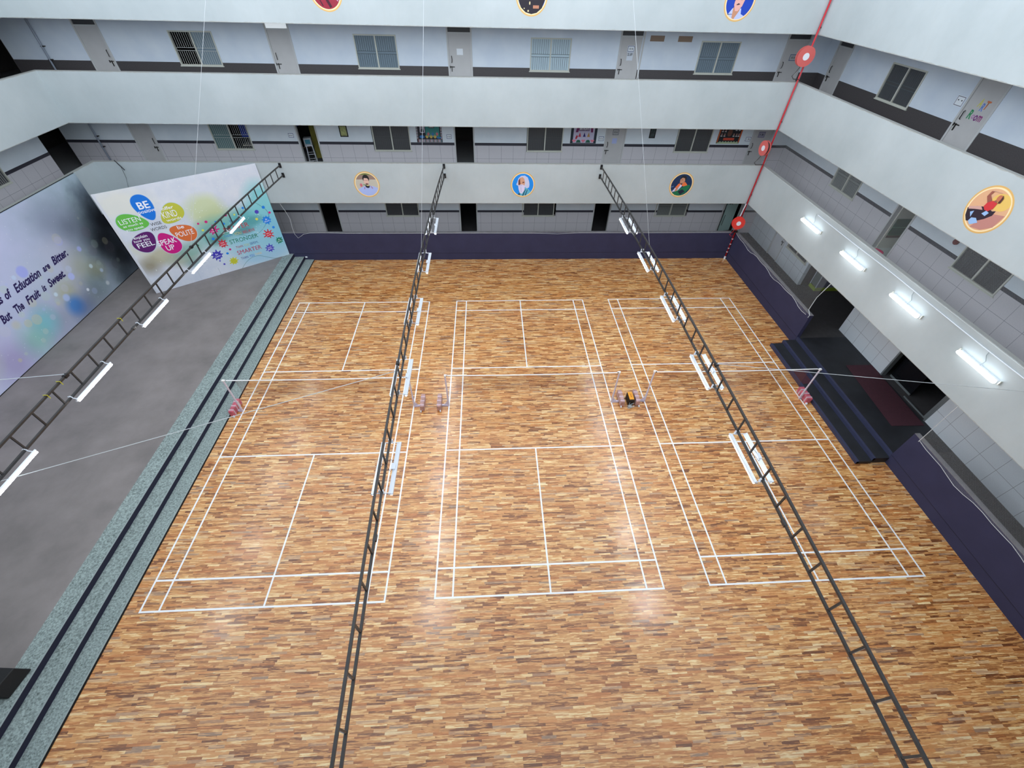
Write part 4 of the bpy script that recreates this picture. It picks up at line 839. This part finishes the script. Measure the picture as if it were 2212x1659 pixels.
# ------------------------------------------------------------------ wall lamps and conduit, right parapet
for k, y in enumerate((12.31, 9.53, 6.77, 3.95)):
    r = empty('wall_tube_light', (XR, y, 4.22), -PI/2, label='lit tube light on the right parapet, '+['nearest the corner', 'second from the corner', 'third from the corner', 'nearest the viewer'][k], cat='light', group='tube lights on the right parapet')
    MB().box(-.60, .60, -.075, -.0005, -.05, .05).build('lamp_spine', m_white, r)
    t = MB(); rr = .055; L = .60
    pts = [(x, -.125, 0) for x in (-L-.03, -L-.015, -L+.03, L-.03, L+.015, L+.03)]
    t.tube(pts, [.02, .042, rr, rr, .042, .02], 16); t.build('lamp_tube', mat('wall_tube_glow', (1, 1, 1, 1), .4, emit=((.90, .97, 1.0, 1), 6.)), r, smooth=True)
    for s in (-1, 1): MB().box(s*.66-.012, s*.66+.012, -.06, -.0005, -.05, .07).build('end_bracket', m_frame, r)
    MB().tube([(.0, -.04, .04), (.03, -.03, .20), (-.08, -.02, .32), (-.10, -.012, .44)], .008, 5).build('lamp_lead', mat('grey_lead', srgb(150, 160, 164), .6), r)
tag(MB().tube([(XR-.012, y, 4.66+.012*math.sin(y)) for y in [12.3-.4*i for i in range(42)]], .013, 6).build('cable_conduit', m_white), 'thin white conduit along the top of the right parapet above the tube lights', 'conduit')

# ------------------------------------------------------------------ red riser pipe with hose reels
rp = empty('fire_riser_pipe', (14.70, 17.22, 0), label='red fire pipe rising in the far right corner', cat='pipe')
MB().tube([(0, 0, .02), (0, 0, 13.3)], .035, 12).build('pipe', m_red, rp, smooth=True)
MB().tube([(0, 0, .002), (0, 0, .16)], .05, 12).build('base_collar', m_white, rp)
for z in (.4, .62, .86, 1.15): MB().tube([(0, 0, z), (0, 0, z+.05)], .045, 12).build('paint_scuff', mat('scuff_pale', srgb(214, 190, 196), .6), rp)
MB().tube([(.045, .02, 1.5), (.045, .02, 13.3)], .012, 6).build('side_conduit', m_white, rp)
for z in (1.0, 3.5, 6.7, 9.95): MB().cbox((.03, .03, z), (.035, .03, .025)).build('pipe_bracket', m_edge, rp)
def reel(z, c, ax, label, mr, rad=.31):
    r = empty('hose_reel', c, 0, label=label, cat='hose reel', group='red hose reels on the corner pipe'); a = Vector(ax).normalized(); c0 = Vector((0, 0, 0))
    for s, nm in ((1, 'front_flange'), (-1, 'back_flange')): MB().disc(a*.07*s, a, rad, .015, 40).build(nm, mr, r)
    MB().disc(c0, a, rad*.80, .12, 32).build('coiled_hose', m_hose if mr is m_reelp else mr, r)
    MB().disc(a*.082, a, rad*.36, .012, 24).build('hub', m_white, r)
    tgt = Vector((14.70, 17.22, z))-Vector(c)
    MB().tube([-a*.06, tgt], .02, 6).build('swing_arm', m_red, r)
    MB().tube([(0, 0, -rad*.8), (-.12, -.02, -rad-.15), (-.22, 0, -rad-.32), (-.10, .02, -rad-.42), (tgt.x, tgt.y-.04, tgt.z-rad-.45)], .014, 6).build('loose_hose', m_hose if mr is m_reelp else m_red, r)
reel(2.16, (14.527, 17.0, 2.16), (-.2, -.98, .05), 'bright red hose reel on the corner pipe, lowest of three', m_reel)
reel(5.69, (14.34, 17.03, 5.69), (-1, -.12, 0), 'faded red hose reel seen sideways on the corner pipe, middle of three', m_reelp)
reel(9.07, (14.475, 17.03, 9.07), (-.05, -1, 0), 'faded red hose reel on the corner pipe, topmost of three', m_reelp, .34)
tag(MB().tube([(14.56, 17.15, 2.35), (14.60, 17.12, 3.1)], .022, 8).build('hose_nozzle', m_white), 'white nozzle pipe standing above the lowest hose reel', 'nozzle')
tag(MB().box(14.50, 14.80, 17.18, 17.29, 1.55, 1.64).build('valve_box', m_edge), 'black valve box below the lowest hose reel', 'box')

# ------------------------------------------------------------------ nets, posts and trolleys
m_post = mat('wrapped_white_post', srgb(214, 208, 226), .4, noise=.08, nscale=20)
m_pink = mat('pink_wrapped_crate', srgb(196, 96, 112), .3, noise=.35, nscale=9)
m_brown = mat('brown_wrapped_crate', srgb(182, 142, 136), .3, noise=.3, nscale=9)
def net(x0, x1, y, label):
    r = empty('badminton_net', ((x0+x1)/2, y, 0), label=label, cat='net', group='badminton nets over the three courts')
    w = (x1-x0)/2-.05; n = 24
    pts = [(-w+2*w*i/n, 0, 1.545-.03*math.sin(PI*i/n)) for i in range(n+1)]
    MB().tube(pts, .019, 6).build('net_tape', m_line, r)
    g = MB(); t = .0008; w2 = w-.28
    nx = int(2*w2/.022)
    for i in range(nx+1):
        x = -w2+2*w2*i/nx; zt = 1.54-.03*math.sin(PI*(x+w)/(2*w)); g.box(x-t, x+t, -t, t, .76, zt)
    for j in range(35):
        z = .76+.022*j; g.box(-w2, w2, -t, t, z-t, z+t)
    tag(g.build('net_mesh', mat('brown_twine', srgb(112, 66, 52), .8), r), kind=None)
    for s in (-1, 1): MB().tube([(s*w, 0, 1.545), (s*(w+.05), 0, 1.55)], .022, 6).build('net_cord', m_blackc, r)
    return r
net(-7.31, -1.27, 6.66, 'badminton net over the left court, white top tape'); net(.04, 6.05, 6.70, 'badminton net over the middle court, white top tape'); net(7.36, 13.32, 6.70, 'badminton net over the right court, white top tape')
def post(x, y, side, bx, mp, label, w=.15):
    """side: -1 the weight trolley stands left of the post, +1 right"""
    r = empty('net_post', (x, y, 0), label=label, cat='net post', group='wheeled posts holding the badminton nets')
    MB().tube([(0, 0, .015), (0, 0, .55)], .033, 10).build('lower_post', m_post, r); MB().tube([(0, 0, .55), (0, 0, 1.53)], .028, 10).build('upper_post', m_post, r)
    hd = MB(); hd.cbox((0, 0, 1.55), (.035, .03, .03)); hd.cbox((-side*.05, 0, 1.56), (.03, .015, .015)); hd.build('post_head', m_line, r)
    a, b = sorted((0, bx)); fo = MB(); fo.box(a, b, -.035, .035, .0, .012); fo.add([(0, -.004, .30), (0, .004, .30), (bx*.8, -.004, .02), (bx*.8, .004, .02), (0, -.004, .02), (0, .004, .02)], [(0, 2, 3, 1), (0, 4, 2), (1, 3, 5), (0, 1, 5, 4), (2, 4, 5, 3)]); fo.box(a, b, -.03, .03, .04, .07); fo.build('foot_bracket', m_post, r)
    bb = MB(); bx0, bx1 = sorted((bx, bx+side*w)); bb.box(bx0, bx1, -.26, .38, .03, .27)
    wb = bb.build('weight_crate', mp, r, bevel=.012)
    ws = MB()
    for k in range(3): ws.box(bx0-.004, bx1+.004, -.20+.2*k, -.15+.2*k, .028, .276)
    ws.build('crate_strap', mat('pale_tape', srgb(206, 180, 190), .4), wb)
    for yy in (-.29, .36): MB().disc((bx0+w*.8 if side < 0 else bx0+w*.2, yy, .045), (1, 0, 0), .045, .035, 14).build('wheel', m_white, r)
    return r
post(-7.351, 6.65, -1, -.14, m_pink, 'net post with pink wrapped crate at the foot of the stage steps', .16)
post(-1.237, 6.70, 1, .24, m_brown, 'net post on the right sideline of the left court')
post(.009, 6.70, -1, -.25, m_brown, 'net post on the left sideline of the middle court')
post(6.083, 6.71, 1, .26, m_brown, 'net post on the right sideline of the middle court, left of the orange box')
post(7.338, 6.72, -1, -.26, m_brown, 'net post on the left sideline of the right court, right of the orange box')
post(13.35, 6.67, 1, .08, m_pink, 'net post with pink wrapped crate against the black entrance steps', .2)
tb = empty('orange_tool_case', (6.76, 6.72, 0), label='orange and black case on the floor between two net posts', cat='case')
MB().box(-.10, .10, -.20, .20, 0, .30).build('case_body', m_edge, tb, bevel=.01)
MB().box(-.085, .085, -.19, .19, .30, .33).build('orange_lid', mat('orange_plastic', srgb(238, 160, 40), .4), tb, bevel=.008)
hh = MB(); hh.box(-.02, .02, -.08, .08, .335, .35); hh.build('case_handle', mat('orange_dark', srgb(206, 130, 24), .4), tb)
rk = empty('wire_stand', (6.73, 6.42, 0), label='small folded silver wire stand in front of the orange case', cat='stand')
wk = MB()
for a in ((-.12, -.06, -.02, .10), (-.02, .10, .12, -.06), (-.12, .06, .12, .06), (-.10, -.08, .10, -.08)): wk.tube([(a[0], a[1], .02), (a[2], a[3], .16)], .008, 6)
wk.tube([(-.13, 0, .02), (.13, 0, .02)], .008, 6); wk.build('wire_frame', mat('silver_wire', srgb(190, 196, 200), .3, .7), rk)
MB().box(-.09, .05, -.05, .05, .0, .10).build('clear_bag', mat('grey_bag', srgb(170, 172, 170), .3), rk, bevel=.02)

# ------------------------------------------------------------------ speaker on the stage corner, small things
sk = empty('stage_speaker', (-9.10, -1.49, .385), label='black loudspeaker box cut by the left edge, on the stage beside the steps', cat='speaker')
MB().add([(-.5, -.27, 0), (.27, -.27, 0), (.36, .27, 0), (-.5, .33, 0), (-.5, -.27, .34), (.14, -.27, .34), (.26, .22, .34), (-.5, .28, .34)], [(0, 3, 2, 1), (4, 5, 6, 7), (0, 1, 5, 4), (1, 2, 6, 5), (2, 3, 7, 6), (3, 0, 4, 7)]).build('speaker_cabinet', mat('black_cabinet', srgb(16, 16, 18), .6), sk, bevel=.015)
MB().box(-.45, .10, -.275, -.262, .04, .30).build('speaker_grille', mat('grille_cloth', srgb(26, 26, 30), .8), sk)
bs = empty('wash_basin', (16.62, 10.78, 3.75), label='pink plastic basin on the corridor floor outside the open right side doorway', cat='basin')
pts = []; b = MB(); n = 28
prof = [(.10, 0), (.15, .01), (.24, .16), (.27, .165), (.27, .175), (.235, .17), (.14, .025), (0.001, .02)]
for i in range(n):
    for r_, z_ in prof: b.v.append((r_*math.cos(2*PI*i/n), r_*math.sin(2*PI*i/n), z_))
k_ = len(prof)
for i in range(n):
    for j in range(k_-1): b.f.append((i*k_+j, ((i+1) % n)*k_+j, ((i+1) % n)*k_+j+1, i*k_+j+1))
b.f.append(tuple(i*k_ for i in range(n))); b.build('basin_bowl', mat('pink_plastic', srgb(206, 52, 104), .35), bs, smooth=True)
tag(MB().disc((XB-.03, 8.58, 5.42), (1, 0, 0), .09, .06, 20).build('alarm_bell', mat('dark_red_bell', srgb(110, 30, 34), .4)), 'small dark red bell high on the right side first floor wall', 'bell')
# green framed display in the passage
gd = empty('display_cabinet', (17.50, 13.38, .38), label='grey and glass cabinet on a lime green plinth inside the dark side passage', cat='cabinet')
lime = mat('lime_green', srgb(150, 172, 50), .5)
g = MB(); g.box(0, 1.35, 0, .05, 0, .16); g.box(0, .05, .05, .50, 0, .16); g.box(.05, 1.35, .05, .50, 0, .04); g.build('plinth', lime, gd)
MB().box(.06, 1.33, .05, .08, .16, 2.3).build('grey_panel', mat('blue_grey_panel', srgb(128, 130, 150), .5), gd)
g = MB(); g.box(0, .035, 0, .035, .16, 2.3); g.box(0, .035, .465, .50, .16, 2.3); g.box(0, .035, .035, .465, 1.0, 1.04); g.build('corner_posts', mat('pale_post', srgb(190, 196, 206), .5), gd)
MB().box(.012, .02, .035, .465, .20, 2.3).build('side_glass', mat('cabinet_glass', srgb(96, 104, 104), .15), gd)
# poles in the far left corridor
for z, n in ((FL[1], 'first'), (FL[2], 'second')):
    r = empty('drain_pipe', (-16.76, YB-.10, z), label='grey vertical pipe on the %s floor wall in the far left corner' % n, cat='pipe', group='drain pipes in the far left corner')
    MB().tube([(0, 0, 0), (0, 0, 3.1)], .035, 10).build('pipe', mat('grey_pipe', srgb(150, 158, 172), .5), r, smooth=True)
    for q in (1.05, 1.5): MB().box(-.05, .09, -.02, .09, q, q+.03).build('pipe_clip', m_hard, r)
tag(MB().tube([(-14.9, YF-.02, 4.93), (-14.62, YF-.12, 4.55)], .018, 6).build('wall_hook', m_edge), 'dark rod end sticking over the first floor parapet, left of the slanted backdrop', 'rod')
tag(MB().tube([(-14.74, YF-.06, 4.7), (-14.80, YF-.06, 4.2), (-14.95, YF-.05, 3.8), (-15.2, YF-.03, 3.5)], .007, 5).build('loose_wire', m_blackc), 'thin black wire hanging from the rod end on the first floor parapet', 'wire')
tag(MB().tube([(-8.43, YF-.02, 3.03), (-8.30, YF-.03, 2.70), (-8.19, YF-.03, 2.27), (-8.24, YF-.03, 1.84), (-8.24, YF-.02, 1.48), (-8.13, YF-.02, 1.26), (-7.92, YF-.02, 1.38), (-7.80, YF-.02, 1.47), (-7.43, YF-.02, 1.53), (-7.0, YF-.02, 1.54), (-6.58, YF-.01, 1.53), (-5.7, YF-.015, 1.50), (-3, YF-.012, 1.495), (0, YF-.012, 1.50), (4, YF-.012, 1.485), (5.2, YF-.012, 1.45), (6.4, YF-.012, 1.50), (10, YF-.012, 1.495), (14.7, YF-.012, 1.50)], .007, 6).build('slack_cable', m_cord), 'slack white cord hanging down and along the top of the far navy wall', 'cord')
tag(MB().cbox((-8.05, YF-.03, .20), (.05, .02, .03)).build('socket', m_white), 'small white socket low on the far navy wall beside the steps', 'socket')
# contents of the cluttered first floor room
sl = empty('step_stool', (-7.36, 20.3, 3.75), .25, label='tall white metal stool in the cluttered first floor doorway', cat='stool')
g = MB()
for x in (-.17, .17):
    for y in (-.15, .15): g.tube([(x*1.15, y*1.15, 0), (x*.8, y*.8, .95)], .013, 6)
for z in (.28, .58): g.tube([(-.18, -.17, z), (.18, -.17, z)], .011, 6); g.tube([(-.18, .17, z), (.18, .17, z)], .011, 6)
g.build('stool_legs', m_white, sl); MB().box(-.19, .19, -.17, .17, .95, .98).build('stool_seat', m_white, sl)
tag(MB().box(-.18, .18, -.14, .14, 0, .32).build('storage_box', mat('grey_white_box', srgb(176, 180, 184), .6), None, (-7.36, 20.3, 4.735), .2, bevel=.01), 'pale box standing on the white stool in the cluttered doorway', 'box')
tag(MB().box(-.12, .12, -.148, -.142, .06, .26).build('book_cover', mat('teal_cover', srgb(60, 130, 150), .5), None, (-7.36, 20.3, 4.735), .2), 'teal and red booklet on the pale box in the cluttered doorway', 'booklet')
cu_ = MB(); xs = [-7.24+.03*i for i in range(13)]
for i in range(12):
    ya, yb2 = 20.6+.04*(i % 2), 20.6+.04*((i+1) % 2); cu_.add([(xs[i], ya, 4.0), (xs[i+1], yb2, 4.0), (xs[i+1], yb2, 6.4), (xs[i], ya, 6.4), (xs[i], ya+.01, 4.0), (xs[i+1], yb2+.01, 4.0), (xs[i+1], yb2+.01, 6.4), (xs[i], ya+.01, 6.4)], [(0, 1, 2, 3), (7, 6, 5, 4), (0, 3, 7, 4), (1, 5, 6, 2), (3, 2, 6, 7), (0, 4, 5, 1)])
tag(cu_.build('curtain', mat('olive_curtain', srgb(150, 142, 70), .8)), 'olive yellow curtain inside the cluttered first floor doorway', 'curtain')
bl = mat('blue_cloth', srgb(40, 70, 190), .7, noise=.3, nscale=5)
tag(MB().box(-8.75, -8.15, 21.6, 21.75, 5.2, 6.6).build('blue_sheet', bl), 'blue cloth hung inside the cluttered first floor doorway', 'cloth')
tag(MB().box(-10.6, -9.6, 20.5, 20.62, 5.0, 6.5).build('blue_sheet', bl), 'blue cloth seen through the bars of the half open first floor window', 'cloth')
ds = empty('school_desk', (-7.85, 20.9, 3.75), .3, label='brown school desk with steel legs in the cluttered first floor doorway', cat='desk')
MB().box(-.35, .35, -.22, .22, .70, .73).build('desk_top', mat('desk_brown', srgb(110, 92, 78), .5), ds)
g = MB()
for x in (-.3, .3):
    for y in (-.18, .18): g.tube([(x, y, 0), (x, y, .7)], .014, 6)
g.build('desk_legs', m_steel, ds)
dn = empty('school_desk', (-10.1, 20.3, 3.75), .1, label='pale school desk behind the bars of the half open first floor window', cat='desk')
MB().box(-.4, .4, -.25, .25, .98, 1.02).build('desk_top', mat('desk_pale', srgb(176, 170, 156), .5), dn)
g = MB()
for x in (-.35, .35):
    for y in (-.2, .2): g.tube([(x, y, 0), (x, y, .98)], .014, 6)
g.build('desk_legs', m_steel, dn)
tag(MB().box(-7.35, -6.75, 19.42, 19.50, 3.76, 3.84).build('doormat_roll', m_white), 'white rolled strip on the threshold of the cluttered first floor doorway', 'roll') if False else None

# ------------------------------------------------------------------ safety nets on the right side openings
def sheet(name, y0_, y1_, z0_, z1_, m, label, wavy=True):
    r = empty(name, (XR, (y0_+y1_)/2, z0_), label=label, cat='safety net', group='white safety nets closing the right side corridors'); c = (y0_+y1_)/2
    mb = MB(); n = max(4, int((y1_-y0_)/.3)); lo = []
    for i in range(n+1):
        y = y0_+(y1_-y0_)*i/n; zz = z0_+(.05*math.sin(y*2.3)+.03*math.sin(y*5.1+1)-.03 if wavy else 0)
        lo.append((-.012, y-c, zz-z0_)); mb.v += [(-.012, y-c, zz-z0_), (-.005, y-c, z1_-z0_)]
    for i in range(n): mb.f.append((2*i, 2*i+2, 2*i+3, 2*i+1))
    mb.build('net_mesh', m, r)
    MB().tube(lo, .008, 5).build('edge_cord', m_cord, r)
    return r
nm_ = net_mat('white_safety_mesh', .030, .045, srgb(200, 204, 208), 1)
a = sheet('safety_net', 10.10, 17.20, 1.47, 3.05, nm_, 'white safety net over the far part of the right ground floor corridor')
MB().tube([(-.02, 9.92-13.65, -.07), (-.02, 9.90-13.65, .05), (-.02, 10.10-13.65, .2), (-.02, 10.08-13.65, .8), (-.02, 9.85-13.65, 1.55)], .014, 6).build('side_cord', m_cord, a)
a = sheet('safety_net', YN+.02, 3.52, 1.45, 3.05, nm_, 'white safety net over the near part of the right ground floor corridor')
MB().tube([(-.015, 3.52-(YN+.02+3.52)/2, -.02), (-.015, 3.54-(YN+.02+3.52)/2, 1.58)], .010, 6).build('side_cord', m_cord, a)
nm2 = net_mat('fine_safety_mesh', .030, .04, srgb(190, 194, 198), 1)
sheet('safety_net', YN+.02, 17.2, 4.84, 6.38, nm2, 'fine safety net over the right first floor corridor opening', False)
